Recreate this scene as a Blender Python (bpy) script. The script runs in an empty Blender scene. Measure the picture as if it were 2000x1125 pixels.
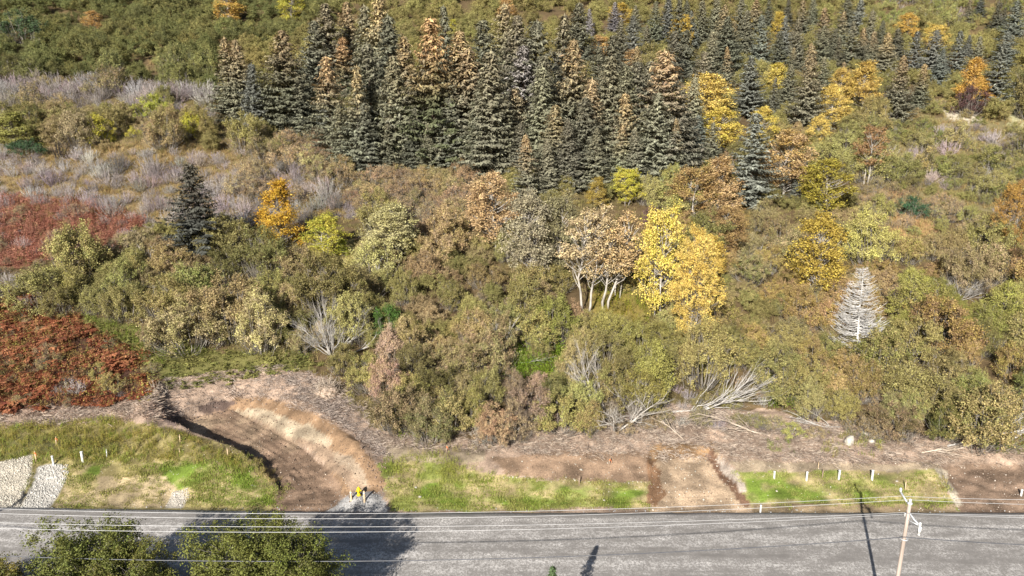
import bpy, math, random
import numpy as np

S = bpy.context.scene
COL = S.collection
rng = np.random.default_rng(7)
random.seed(7)
R = math.radians

# ---------------------------------------------------------------- camera, world, sun, exposure
CAM_H, PITCH, FPX = 31.0, R(14.0), 1400.0
cam_d = bpy.data.cameras.new('camera')
cam_d.sensor_width = 36.0
cam_d.lens = 36.0 * FPX / 2000.0
cam_d.clip_start = 0.5
cam_d.clip_end = 3000.0
cam = bpy.data.objects.new('camera', cam_d)
cam.location = (0, 0, CAM_H)
cam.rotation_euler = (R(90) - PITCH, 0, 0)
COL.objects.link(cam)
S.camera = cam

SUN_AZ, SUN_EL = R(20.0), R(27.0)          # light travels 20 deg right of straight ahead
sun_dir = np.array([-math.sin(SUN_AZ) * math.cos(SUN_EL), -math.cos(SUN_AZ) * math.cos(SUN_EL), math.sin(SUN_EL)])
world = bpy.data.worlds.new('World')
S.world = world
world.use_nodes = True
wn = world.node_tree
sky = wn.nodes.new('ShaderNodeTexSky')
sky.sky_type = 'NISHITA'
sky.sun_disc = False
sky.sun_elevation = SUN_EL
sky.sun_rotation = R(200.0)                # clockwise from +Y: behind the camera, to the left
bg = wn.nodes['Background']
bg.inputs['Strength'].default_value = 0.05
wn.links.new(sky.outputs[0], bg.inputs['Color'])
sun_l = bpy.data.lights.new('sun', 'SUN')
sun_l.energy = 5.0
sun_l.angle = R(0.5)
sun_l.color = (1.0, 0.95, 0.87)
sun_o = bpy.data.objects.new('sun', sun_l)
sun_o.location = (0, -40, 80)
from mathutils import Vector, Matrix
sun_o.rotation_euler = Vector(sun_dir).to_track_quat('Z', 'Y').to_euler()
COL.objects.link(sun_o)
S.view_settings.view_transform = 'Standard'
S.view_settings.look = 'None'
S.view_settings.exposure = 0.80
S.view_settings.gamma = 1.0
S.cycles.max_bounces = 5
S.cycles.diffuse_bounces = 2
S.cycles.transmission_bounces = 2
S.cycles.glossy_bounces = 1

# ---------------------------------------------------------------- pixel <-> ground helpers
CP, SP = math.cos(PITCH), math.sin(PITCH)

def project(x, y, z):
    """world -> photograph pixel (2000 x 1125)"""
    dep = y * CP - (z - CAM_H) * SP
    up = y * SP + (z - CAM_H) * CP
    return 1000 + FPX * x / dep, 562.5 - FPX * up / dep, dep

def ray(px, py):
    a, b = (px - 1000) / FPX, -(py - 562.5) / FPX
    return np.array([a, CP + b * SP, -SP + b * CP])

def at_y(px, py, y):
    d = ray(px, py)
    return np.array([0, 0, CAM_H]) + d * (y / d[1])

def hash2(ix, iy, seed):
    n = (ix * 374761393 + iy * 668265263 + seed * 1274126177) & 0xFFFFFFFF
    n = ((n ^ (n >> 13)) * 1274126177) & 0xFFFFFFFF
    return ((n ^ (n >> 16)) & 0xFFFF) / 65535.0

def vnoise(x, y, seed=0):
    x = np.asarray(x, float); y = np.asarray(y, float)
    ix, iy = np.floor(x).astype(np.int64), np.floor(y).astype(np.int64)
    fx, fy = x - ix, y - iy
    fx, fy = fx * fx * (3 - 2 * fx), fy * fy * (3 - 2 * fy)
    a, b = hash2(ix, iy, seed), hash2(ix + 1, iy, seed)
    c, d = hash2(ix, iy + 1, seed), hash2(ix + 1, iy + 1, seed)
    return (a * (1 - fx) + b * fx) * (1 - fy) + (c * (1 - fx) + d * fx) * fy

def fbm(x, y, seed=0, o=4):
    t, a, s = 0, 0.5, 0
    for k in range(o):
        t = t + a * vnoise(x * 2 ** k, y * 2 ** k, seed + k * 17); s += a; a *= 0.5
    return t / s

def inpoly(px, py, poly):
    px = np.asarray(px, float); py = np.asarray(py, float)
    r = np.zeros(px.shape, bool)
    n = len(poly)
    for i in range(n):
        x0, y0 = poly[i]; x1, y1 = poly[(i + 1) % n]
        if y0 == y1: continue
        c = ((y0 > py) != (y1 > py)) & (px < (x1 - x0) * (py - y0) / (y1 - y0) + x0)
        r ^= c
    return r

def polydist(x, y, poly, edge=False):
    """distance outside a polygon, 0 inside (edge: unsigned distance to the outline)"""
    x = np.asarray(x, float); y = np.asarray(y, float)
    d = np.full(x.shape, 1e9)
    n = len(poly)
    for i in range(n):
        ax, ay = poly[i]; bx, by = poly[(i + 1) % n]
        ex, ey = bx - ax, by - ay
        t = np.clip(((x - ax) * ex + (y - ay) * ey) / (ex * ex + ey * ey + 1e-9), 0, 1)
        d = np.minimum(d, np.hypot(x - ax - t * ex, y - ay - t * ey))
    return d if edge else np.where(inpoly(x, y, poly), 0, d)

# ---------------------------------------------------------------- terrain height
KY = np.array([-80, 0, 38, 40, 50.6, 50.9, 51.3, 52.2, 54.2, 56.4, 58.5, 61, 66, 72, 82, 93, 107, 122, 150, 190, 225, 260, 330, 420])
KZ = np.array([-3, -2.2, -.35, -.3, -.22, -.22, -.16, .15, 1.2, 2.15, 2.6, 3.2, 4.5, 6.2, 8.8, 12.1, 16.5, 21.2, 29.4, 41.6, 53.6, 67, 95, 132])
_yy = np.linspace(-80, 420, 5001)
_zz = np.interp(_yy, KY, KZ)
_k = np.hanning(41); _k /= _k.sum()
_zs = np.convolve(np.pad(_zz, 20, mode='edge'), _k, 'valid')
_k2 = np.hanning(7); _k2 /= _k2.sum()
_zn = np.convolve(np.pad(_zz, 3, mode='edge'), _k2, 'valid')
_w = np.clip((_yy - 60) / 8, 0, 1)
_zt = _zn * (1 - _w) + _zs * _w

def edge_y(x):
    return 50.75 + 0.75 * np.clip((-np.asarray(x, float) - 8) / 32, 0, 1.5) + 0.10 * (vnoise(np.asarray(x) * 0.9, 3.3, 5) - .5)

def base_z(x, y):
    x = np.asarray(x, float); y = np.asarray(y, float)
    sh = edge_y(x) - 50.75
    z = np.interp(y - sh * np.clip((y - 45) / 5, 0, 1) * np.clip((70 - y) / 10, 0, 1), _yy, _zt)
    far = np.clip((y - 56) / 30, 0, 1)
    z = z + far * (fbm(x / 22, y / 22, 3, 3) - .5) * 3.2 * np.clip(y / 120, .3, 1.5)
    near = np.clip((y - 51.5) / 3, 0, 1) * np.clip((100 - y) / 30, 0, 1)
    z = z + near * ((fbm(x / 5, y / 5, 9, 3) - .5) * .55 + (fbm(x / 1.1, y / 1.1, 19, 3) - .5) * .22)
    return z

_TS = np.concatenate([np.arange(30, 120, 1.0), np.arange(120, 600, 3.0)])
def hit(px, py, zf):
    """march a pixel ray to the surface zf(x, y)"""
    d = ray(px, py); o = np.array([0, 0, CAM_H]); ts = _TS
    for _ in range(3):
        P = o[None] + ts[:, None] * d[None]
        f = P[:, 2] - zf(P[:, 0], P[:, 1])
        k = int(np.argmax(f < 0)) if (f < 0).any() else len(ts) - 1
        lo, hi = ts[max(k - 1, 0)], ts[k]
        ts = np.linspace(lo, hi, 24)
    return o + hi * d

# excavations: (pixel outline of the floor, floor height function, wall slope near/left, wall slope back)
def pit_floor(x, y): return -0.12 + np.clip(np.asarray(y, float) - 51.0, 0, 99) * 0.15 + 0 * np.asarray(x, float)
def drive_floor(x, y): return -0.12 + np.clip(np.asarray(y, float) - 51.0, 0, 99) * 0.30 + 0 * np.asarray(x, float)
def cut_floor(x, y): return -0.12 + np.clip(np.asarray(y, float) - 51.0, 0, 99) * 0.26 + 0 * np.asarray(x, float)
PIT_PX = [(530, 1000), (552, 962), (520, 922), (470, 892), (400, 866), (335, 836), (345, 822), (400, 812), (450, 800), (520, 838),
          (590, 878), (640, 925), (662, 960), (655, 985), (620, 1000)]
DRV_PX = [(1272, 1002), (1276, 950), (1274, 892), (1380, 884), (1412, 912), (1438, 955), (1462, 1002)]
CUT_PX = [(1868, 1002), (1856, 958), (1846, 926), (1900, 916), (2130, 914), (2130, 1002)]
PIT = [tuple(hit(a, b, pit_floor)[:2]) for a, b in PIT_PX]
DRV = [tuple(hit(a, b, drive_floor)[:2]) for a, b in DRV_PX]
CUT = [tuple(hit(a, b, cut_floor)[:2]) for a, b in CUT_PX]
HYD = at_y(710, 972, 52.7)[:2]              # the gravel mound of the hydrant

def ground_z(x, y):
    x = np.asarray(x, float); y = np.asarray(y, float)
    z = base_z(x, y)
    m = (y > 49) & (y < 75)
    if not m.any(): return z
    xs, ys, zs = x[m] if x.ndim else x, y[m] if y.ndim else y, z[m] if z.ndim else z
    wob = (fbm(xs / 1.6, ys / 1.6, 31, 3) - .5)
    wobf = (fbm(xs / .5, ys / .5, 32, 2) - .5)
    # driven pit: steep near wall, gentler bright back wall, a small ledge on its right
    d = polydist(xs, ys, PIT) + wob * .25
    back = np.clip((ys - (53.5 + (xs + 14) * -0.42)) / 3.0, 0, 1)
    sl = 1.9 * (1 - back) + 0.62 * back
    de = polydist(xs, ys, PIT, True) + wob * .3
    rut = sum(np.exp(-((de - q) / .13) ** 2) * .085 for q in (.55, .95, 1.75, 2.15)) - sum(np.exp(-((de - q) / .12) ** 2) * .05 for q in (.75, 1.95))
    fl = pit_floor(xs, ys) + wob * .22 + wobf * .07 - rut * (.4 + fbm(xs / .9, ys / .9, 77, 2))
    cut = fl + np.clip(d, 0, None) * sl - .26 * back * np.exp(-((d - .22) / .16) ** 2) + .10 * back * (d > .4)
    zs = np.minimum(zs, cut)
    d = polydist(xs, ys, DRV) + wob * .35
    zs = np.minimum(zs, drive_floor(xs, ys) + wob * .18 + wobf * .08 + np.clip(d, 0, None) * 1.5)
    d = polydist(xs, ys, CUT) + wob * .35
    zs = np.minimum(zs, cut_floor(xs, ys) + wob * .2 + wobf * .06 + np.clip(d, 0, None) * 1.1)
    r = np.hypot((xs - HYD[0]) / 1.35, (ys - HYD[1]) / 1.15)
    zs = np.maximum(zs, -.15 + 1.0 * np.clip(1.45 - r, 0, .75) + wobf * .1 * (r < 1.4))
    # spoil rims round the cuts
    for P, h in ((PIT, .34), (DRV, .22), (CUT, .30)):
        d = polydist(xs, ys, P)
        rim = np.exp(-((d - 2.6) / .8) ** 2) * h * np.clip((ys - 53) / 3, 0, 1)
        zs = zs + rim * (.4 + 1.2 * fbm(xs / .8, ys / .8, 44, 2))
    if x.ndim:
        z = z.copy(); z[m] = zs
    else:
        z = zs
    return z

def gz(x, y): return float(ground_z(np.array([x]), np.array([y]))[0])
def ghit(px, py): return hit(px, py, lambda a, b: ground_z(np.atleast_1d(a), np.atleast_1d(b)))

# ---------------------------------------------------------------- mesh helpers
def new_mesh(name, V, F, mat=None, attrs=None, cols=None, smooth=False):
    """V (n,3); F: array (m,3|4) or list of such arrays"""
    me = bpy.data.meshes.new(name)
    V = np.ascontiguousarray(V, np.float32)
    if not isinstance(F, (list, tuple)): F = [F]
    F = [np.asarray(f, np.int32) for f in F if len(f)]
    me.vertices.add(len(V)); me.vertices.foreach_set('co', V.ravel())
    loops = np.concatenate([f.ravel() for f in F])
    tot = np.concatenate([np.full(len(f), f.shape[1], np.int32) for f in F])
    st = np.concatenate([[0], np.cumsum(tot)[:-1]]).astype(np.int32)
    me.loops.add(len(loops)); me.loops.foreach_set('vertex_index', loops)
    me.polygons.add(len(tot)); me.polygons.foreach_set('loop_start', st)
    try: me.polygons.foreach_set('loop_total', tot)
    except Exception: pass
    if smooth: me.polygons.foreach_set('use_smooth', np.ones(len(tot), bool))
    me.update(calc_edges=True)
    for k, v in (attrs or {}).items():
        a = me.attributes.new(k, 'FLOAT', 'POINT'); a.data.foreach_set('value', np.ascontiguousarray(v, np.float32))
    for k, v in (cols or {}).items():
        a = me.attributes.new(k, 'FLOAT_COLOR', 'POINT')
        c = np.ones((len(V), 4), np.float32); c[:, :3] = v
        a.data.foreach_set('color', c.ravel())
    if mat: me.materials.append(mat)
    me.validate()
    return me

def link(name, me, parent=None):
    o = bpy.data.objects.new(name, me); COL.objects.link(o)
    if parent is not None: o.parent = parent
    return o

def tag(o, label=None, cat=None, group=None, kind=None):
    if label: o['label'] = label
    if cat: o['category'] = cat
    if group: o['group'] = group
    if kind: o['kind'] = kind
    return o

def empty(name, loc, rz=0.0, scale=(1, 1, 1), tilt=(0, 0)):
    o = bpy.data.objects.new(name, None); o.empty_display_size = .2
    o.location = loc; o.rotation_euler = (tilt[0], tilt[1], rz); o.scale = scale
    COL.objects.link(o)
    return o

class MB:
    """collects tubes, boxes, lathes into one mesh"""
    def __init__(s): s.V = []; s.T = []; s.Q = []; s.n = 0
    def add(s, V, T=None, Q=None):
        V = np.asarray(V, float)
        s.V.append(V)
        if T is not None and len(T): s.T.append(np.asarray(T) + s.n)
        if Q is not None and len(Q): s.Q.append(np.asarray(Q) + s.n)
        s.n += len(V)
    def tube(s, P, rad, k=5, cap=True):
        P = np.asarray(P, float); n = len(P)
        rad = np.broadcast_to(np.asarray(rad, float), (n,))
        T = np.gradient(P, axis=0); T /= np.linalg.norm(T, axis=1)[:, None] + 1e-9
        ref = np.array([0, 0, 1.0]) if abs(T[0, 2]) < .9 else np.array([1.0, 0, 0])
        A = np.cross(T, ref); A /= np.linalg.norm(A, axis=1)[:, None] + 1e-9
        B = np.cross(T, A)
        an = np.arange(k) * 2 * math.pi / k
        V = (P[:, None] + rad[:, None, None] * (np.cos(an)[None, :, None] * A[:, None] + np.sin(an)[None, :, None] * B[:, None])).reshape(-1, 3)
        i = np.arange(n - 1)[:, None] * k; j = np.arange(k)[None]; j2 = (j + 1) % k
        Q = np.stack([i + j, i + j2, i + k + j2, i + k + j], -1).reshape(-1, 4)
        Tt = None
        if cap:
            V = np.vstack([V, P[:1], P[-1:]])
            c0, c1 = n * k, n * k + 1
            jj = np.arange(k); jn = (jj + 1) % k
            Tt = np.vstack([np.stack([jn, jj, np.full(k, c0)], 1), np.stack([jj + (n - 1) * k, jn + (n - 1) * k, np.full(k, c1)], 1)])
        s.add(V, Tt, Q)
    def box(s, c, size, rz=0.0, taper=1.0):
        x, y, z = np.array(size) / 2
        V = np.array([[sx * x * (taper if sz > 0 else 1), sy * y * (taper if sz > 0 else 1), sz * z] for sz in (-1, 1) for sy in (-1, 1) for sx in (-1, 1)])
        ca, sa = math.cos(rz), math.sin(rz)
        V = np.stack([V[:, 0] * ca - V[:, 1] * sa, V[:, 0] * sa + V[:, 1] * ca, V[:, 2]], 1) + np.array(c)
        s.add(V, None, [[0, 2, 3, 1], [4, 5, 7, 6], [0, 1, 5, 4], [1, 3, 7, 5], [3, 2, 6, 7], [2, 0, 4, 6]])
    def lathe(s, prof, k=16, c=(0, 0, 0), axis='z'):
        an = np.arange(k) * 2 * math.pi / k
        V = []
        for r, z in prof:
            V.append(np.stack([r * np.cos(an), r * np.sin(an), np.full(k, z)], 1))
        V = np.vstack(V)
        if axis == 'x': V = V[:, [2, 0, 1]]
        if axis == 'y': V = V[:, [1, 2, 0]]
        V = V + np.array(c); n = len(prof)
        i = np.arange(n - 1)[:, None] * k; j = np.arange(k)[None]; j2 = (j + 1) % k
        s.add(V, None, np.stack([i + j, i + j2, i + k + j2, i + k + j], -1).reshape(-1, 4))
    def mesh(s, name, mat, smooth=False):
        F = []
        if s.Q: F.append(np.vstack(s.Q))
        if s.T: F.append(np.vstack(s.T))
        return new_mesh(name, np.vstack(s.V), F, mat, smooth=smooth)
    def build(s, name, mat, parent=None, smooth=False):
        return link(name, s.mesh(name, mat, smooth), parent)

def leafquads(C, N, L, W, v, c, t, dirs=None):
    """diamond leaves at C, facing N, length L, width W"""
    n = len(C)
    N = N / (np.linalg.norm(N, axis=1)[:, None] + 1e-9)
    r = rng.normal(size=(n, 3)) if dirs is None else dirs
    A = r - (r * N).sum(1)[:, None] * N
    A /= np.linalg.norm(A, axis=1)[:, None] + 1e-9
    B = np.cross(N, A)
    L = np.broadcast_to(L, (n,))[:, None]; W = np.broadcast_to(W, (n,))[:, None]
    V = np.stack([C - A * L * .5, C + B * W * .5 - A * L * .05 + N * W * .12, C + A * L * .5, C - B * W * .5 - A * L * .05 + N * W * .12], 1).reshape(-1, 3)
    Q = np.arange(4 * n).reshape(n, 4)
    at = {k: np.repeat(np.broadcast_to(x, (n,)), 4) for k, x in (('v', v), ('c', c), ('t', t))}
    return V, Q, at

# ---------------------------------------------------------------- materials
def mat_new(name):
    m = bpy.data.materials.new(name); m.use_nodes = True
    nt = m.node_tree; nt.nodes.clear()
    return m, nt, nt.nodes, nt.links

def nd(N, t, **kw):
    n = N.new(t)
    for k, v in kw.items(): setattr(n, k, v)
    return n

def math_(N, L, op, a, b=None, c=None, clamp=False):
    n = nd(N, 'ShaderNodeMath', operation=op, use_clamp=clamp)
    for i, x in enumerate((a, b, c)):
        if x is None: continue
        if isinstance(x, (int, float)): n.inputs[i].default_value = x
        else: L.new(x, n.inputs[i])
    return n.outputs[0]

def mixc(N, L, f, a, b, mode='MIX'):
    n = nd(N, 'ShaderNodeMix', data_type='RGBA', blend_type=mode)
    for i, x in ((0, f), (6, a), (7, b)):
        if isinstance(x, (int, float)): n.inputs[i].default_value = x
        elif isinstance(x, tuple): n.inputs[i].default_value = (*x, 1)
        else: L.new(x, n.inputs[i])
    return n.outputs[2]

def attr(N, name, typ='GEOMETRY'):
    n = nd(N, 'ShaderNodeAttribute', attribute_name=name, attribute_type=typ)
    return n

def foliage(name, inst=False, needle=False, trans=.05, rough=.6):
    """leaf / needle material: base colour per plant, a second colour per spray, value per leaf"""
    m, nt, N, L = mat_new(name)
    if inst:
        b1 = attr(N, 'tint', 'INSTANCER').outputs['Color']; b2 = attr(N, 'tint2', 'INSTANCER').outputs['Color']
    else:
        b1 = nd(N, 'ShaderNodeObjectInfo').outputs['Color']; b2 = attr(N, 'second_colour', 'OBJECT').outputs['Color']
    v = attr(N, 'v').outputs['Fac']; c = attr(N, 'c').outputs['Fac']; t = attr(N, 't').outputs['Fac']
    if needle:
        if inst: cone = 0.5
        else: cone = attr(N, 'cones', 'OBJECT').outputs['Fac']
        f = math_(N, L, 'MULTIPLY', math_(N, L, 'SUBTRACT', t, .42), 2.2, clamp=True)
        f = math_(N, L, 'MULTIPLY', f, cone)
        f = math_(N, L, 'MULTIPLY', f, math_(N, L, 'ADD', math_(N, L, 'MULTIPLY', c, .9), .35), clamp=True)
        col = mixc(N, L, f, b1, b2)
    else:
        f = math_(N, L, 'MULTIPLY', math_(N, L, 'SUBTRACT', c, .35), 1.9, clamp=True)
        col = mixc(N, L, f, b1, b2)
    hsv = nd(N, 'ShaderNodeHueSaturation')
    L.new(col, hsv.inputs['Color'])
    L.new(math_(N, L, 'ADD', math_(N, L, 'MULTIPLY', v, .03), .487), hsv.inputs['Hue'])
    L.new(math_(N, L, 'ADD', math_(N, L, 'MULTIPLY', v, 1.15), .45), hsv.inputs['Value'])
    out = nd(N, 'ShaderNodeOutputMaterial')
    p = nd(N, 'ShaderNodeBsdfPrincipled')
    p.inputs['Roughness'].default_value = rough
    p.inputs['Specular IOR Level'].default_value = .22
    L.new(hsv.outputs[0], p.inputs['Base Color'])
    if trans > 0:
        tr = nd(N, 'ShaderNodeBsdfTranslucent'); L.new(hsv.outputs[0], tr.inputs['Color'])
        mx = nd(N, 'ShaderNodeMixShader'); mx.inputs[0].default_value = trans
        L.new(p.outputs[0], mx.inputs[1]); L.new(tr.outputs[0], mx.inputs[2])
        L.new(mx.outputs[0], out.inputs[0])
    else:
        L.new(p.outputs[0], out.inputs[0])
    return m

def solid(name, c1, c2, scale=6.0, rough=.85, metal=0.0, bump=0.0, stretch=(1, 1, 1), spec=.3):
    m, nt, N, L = mat_new(name)
    tc = nd(N, 'ShaderNodeTexCoord'); mp = nd(N, 'ShaderNodeMapping'); mp.inputs['Scale'].default_value = stretch
    L.new(tc.outputs['Object'], mp.inputs[0])
    no = nd(N, 'ShaderNodeTexNoise'); no.inputs['Scale'].default_value = scale; no.inputs['Detail'].default_value = 6
    L.new(mp.outputs[0], no.inputs['Vector'])
    ra = nd(N, 'ShaderNodeValToRGB')
    ra.color_ramp.elements[0].position = .32; ra.color_ramp.elements[1].position = .68
    ra.color_ramp.elements[0].color = (*c1, 1); ra.color_ramp.elements[1].color = (*c2, 1)
    L.new(no.outputs['Fac'], ra.inputs[0])
    p = nd(N, 'ShaderNodeBsdfPrincipled'); out = nd(N, 'ShaderNodeOutputMaterial')
    p.inputs['Roughness'].default_value = rough; p.inputs['Metallic'].default_value = metal
    p.inputs['Specular IOR Level'].default_value = spec
    L.new(ra.outputs[0], p.inputs['Base Color'])
    if bump:
        bu = nd(N, 'ShaderNodeBump'); bu.inputs['Strength'].default_value = bump; bu.inputs['Distance'].default_value = .03
        L.new(no.outputs['Fac'], bu.inputs['Height']); L.new(bu.outputs[0], p.inputs['Normal'])
    L.new(p.outputs[0], out.inputs[0])
    return m

M = {}
M['leaf'] = foliage('leaf')
M['leaf_i'] = foliage('leaf_mass', inst=True)
M['needle'] = foliage('needle', needle=True, trans=.08, rough=.55)
M['needle_i'] = foliage('needle_mass', inst=True, needle=True, trans=.08)
M['twig'] = foliage('bare_twig', trans=0, rough=.8)
M['twig_i'] = foliage('bare_twig_mass', inst=True, trans=0, rough=.8)
M['blade'] = foliage('grass_blade', inst=True, trans=.25, rough=.7)
M['bark_white'] = solid('bark_pale', (.28, .255, .22), (.52, .48, .43), 3.0, stretch=(1, 1, .4))
M['bark_grey'] = solid('bark_grey', (.16, .14, .12), (.34, .31, .27), 3.0, stretch=(1, 1, .4))
M['bark_brown'] = solid('bark_brown', (.07, .05, .04), (.16, .12, .09), 3.0, stretch=(1, 1, .3))
M['dead_white'] = solid('dead_wood', (.34, .32, .295), (.56, .53, .49), 2.0)
M['dead_pale'] = solid('bleached_wood', (.50, .48, .455), (.72, .70, .67), 2.0)
M['dead_tan'] = solid('dead_wood_tan', (.36, .29, .22), (.60, .51, .42), 2.0)
M['pole_wood'] = solid('pole_wood', (.30, .24, .20), (.50, .42, .37), 5.0, stretch=(1, 1, .08))
M['stake_wood'] = solid('stake_wood', (.52, .38, .24), (.68, .52, .34), 8.0, stretch=(1, 1, .2))
M['stake_dark'] = solid('stake_weathered', (.28, .20, .14), (.42, .32, .24), 8.0, stretch=(1, 1, .2))
M['white'] = solid('white_paint', (.55, .55, .54), (.74, .74, .73), 9.0, rough=.5)
M['grey_metal'] = solid('galvanised_metal', (.52, .54, .57), (.70, .72, .74), 9.0, rough=.4, metal=.35)
M['wire'] = solid('bare_aluminium_wire', (.50, .50, .51), (.62, .62, .63), 2.0, rough=.4, metal=.2)
M['cable'] = solid('black_cable', (.07, .075, .09), (.12, .125, .14), 2.0, rough=.4, spec=.5)
M['yellow'] = solid('yellow_paint', (.72, .52, .01), (.85, .62, .015), 6.0, rough=.4)
M['orange'] = solid('orange_ribbon', (.72, .17, .05), (.85, .24, .08), 6.0, rough=.6)
M['stone'] = solid('pale_stone', (.30, .265, .22), (.54, .50, .43), 5.0, bump=.5)
M['rootball'] = solid('root_soil', (.22, .15, .10), (.56, .45, .36), 4.0, bump=.6)

def stone_i_mat():
    m, nt, N, L = mat_new('gravel_stone')
    p = nd(N, 'ShaderNodeBsdfPrincipled'); out = nd(N, 'ShaderNodeOutputMaterial')
    p.inputs['Roughness'].default_value = .9
    L.new(attr(N, 'tint', 'INSTANCER').outputs['Color'], p.inputs['Base Color']); L.new(p.outputs[0], out.inputs[0])
    return m
M['stone_i'] = stone_i_mat()

def ground_mat():
    m, nt, N, L = mat_new('hillside_soil')
    tc = nd(N, 'ShaderNodeTexCoord')
    g = attr(N, 'gcol').outputs['Color']
    n1 = nd(N, 'ShaderNodeTexNoise'); n1.inputs['Scale'].default_value = .9; n1.inputs['Detail'].default_value = 8; n1.inputs['Roughness'].default_value = .7
    n2 = nd(N, 'ShaderNodeTexNoise'); n2.inputs['Scale'].default_value = 7.0; n2.inputs['Detail'].default_value = 6; n2.inputs['Roughness'].default_value = .75
    L.new(tc.outputs['Object'], n1.inputs['Vector']); L.new(tc.outputs['Object'], n2.inputs['Vector'])
    f = math_(N, L, 'ADD', math_(N, L, 'MULTIPLY', n1.outputs['Fac'], 1.0), math_(N, L, 'MULTIPLY', n2.outputs['Fac'], 1.1))
    n3 = nd(N, 'ShaderNodeTexNoise'); n3.inputs['Scale'].default_value = 24.0; n3.inputs['Detail'].default_value = 3; L.new(tc.outputs['Object'], n3.inputs['Vector'])
    f = math_(N, L, 'ADD', f, math_(N, L, 'MULTIPLY', n3.outputs['Fac'], 1.5))
    f = math_(N, L, 'MULTIPLY', math_(N, L, 'SUBTRACT', f, .95), 1.2)
    vm = nd(N, 'ShaderNodeVectorMath', operation='SCALE'); L.new(g, vm.inputs[0]); L.new(f, vm.inputs['Scale'])
    vo = nd(N, 'ShaderNodeTexVoronoi'); vo.inputs['Scale'].default_value = 3.2; L.new(tc.outputs['Object'], vo.inputs['Vector'])
    sp = math_(N, L, 'LESS_THAN', vo.outputs['Distance'], .12)
    sp = math_(N, L, 'MULTIPLY', sp, math_(N, L, 'GREATER_THAN', n1.outputs['Fac'], .52))
    sp = math_(N, L, 'MULTIPLY', sp, attr(N, 'stony').outputs['Fac'])
    col = mixc(N, L, sp, vm.outputs[0], (.5, .46, .4))
    p = nd(N, 'ShaderNodeBsdfPrincipled'); out = nd(N, 'ShaderNodeOutputMaterial')
    p.inputs['Roughness'].default_value = .95; p.inputs['Specular IOR Level'].default_value = .15
    bu = nd(N, 'ShaderNodeBump'); bu.inputs['Strength'].default_value = .7; bu.inputs['Distance'].default_value = .12
    L.new(n2.outputs['Fac'], bu.inputs['Height']); L.new(bu.outputs[0], p.inputs['Normal'])
    L.new(col, p.inputs['Base Color']); L.new(p.outputs[0], out.inputs[0])
    return m
M['ground'] = ground_mat()

def road_mat():
    m, nt, N, L = mat_new('chip_seal_road')
    tc = nd(N, 'ShaderNodeTexCoord')
    def noise(scale, det, st=(1, 1, 1), ro=.6):
        mp = nd(N, 'ShaderNodeMapping'); mp.inputs['Scale'].default_value = st
        L.new(tc.outputs['Object'], mp.inputs[0])
        n = nd(N, 'ShaderNodeTexNoise'); n.inputs['Scale'].default_value = scale; n.inputs['Detail'].default_value = det; n.inputs['Roughness'].default_value = ro
        L.new(mp.outputs[0], n.inputs['Vector']); return n.outputs['Fac']
    band = noise(.6, 4, (.03, 1, 1)); patch = noise(1.1, 6, (.45, 1, 1), .7); fine = noise(7.5, 2, (1, .8, 1), .5); vf = noise(19, 2, (1, .8, 1), .6)
    big = math_(N, L, 'ADD', math_(N, L, 'MULTIPLY', band, .9), math_(N, L, 'MULTIPLY', patch, .9))
    big = math_(N, L, 'MULTIPLY', math_(N, L, 'SUBTRACT', big, .62), 1.9, clamp=True)
    spk = math_(N, L, 'ADD', math_(N, L, 'MULTIPLY', vf, .8), math_(N, L, 'MULTIPLY', fine, .7))
    spk = math_(N, L, 'MULTIPLY', math_(N, L, 'SUBTRACT', spk, .60), 3.4, clamp=True)
    ra = nd(N, 'ShaderNodeValToRGB'); L.new(math_(N, L, 'ADD', math_(N, L, 'MULTIPLY', math_(N, L, 'MULTIPLY', spk, big), .85), math_(N, L, 'MULTIPLY', big, .22)), ra.inputs[0])
    e = ra.color_ramp.elements
    e[0].position = 0; e[0].color = (.205, .19, .176, 1); e[1].position = .85; e[1].color = (.66, .625, .59, 1)
    k = e.new(.3); k.color = (.285, .265, .246, 1)
    p = nd(N, 'ShaderNodeBsdfPrincipled'); out = nd(N, 'ShaderNodeOutputMaterial')
    p.inputs['Roughness'].default_value = .85; p.inputs['Specular IOR Level'].default_value = .25
    bu = nd(N, 'ShaderNodeBump'); bu.inputs['Strength'].default_value = .35; bu.inputs['Distance'].default_value = .03
    L.new(vf, bu.inputs['Height']); L.new(bu.outputs[0], p.inputs['Normal'])
    L.new(ra.outputs[0], p.inputs['Base Color']); L.new(p.outputs[0], out.inputs[0])
    return m
M['road'] = road_mat()

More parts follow.
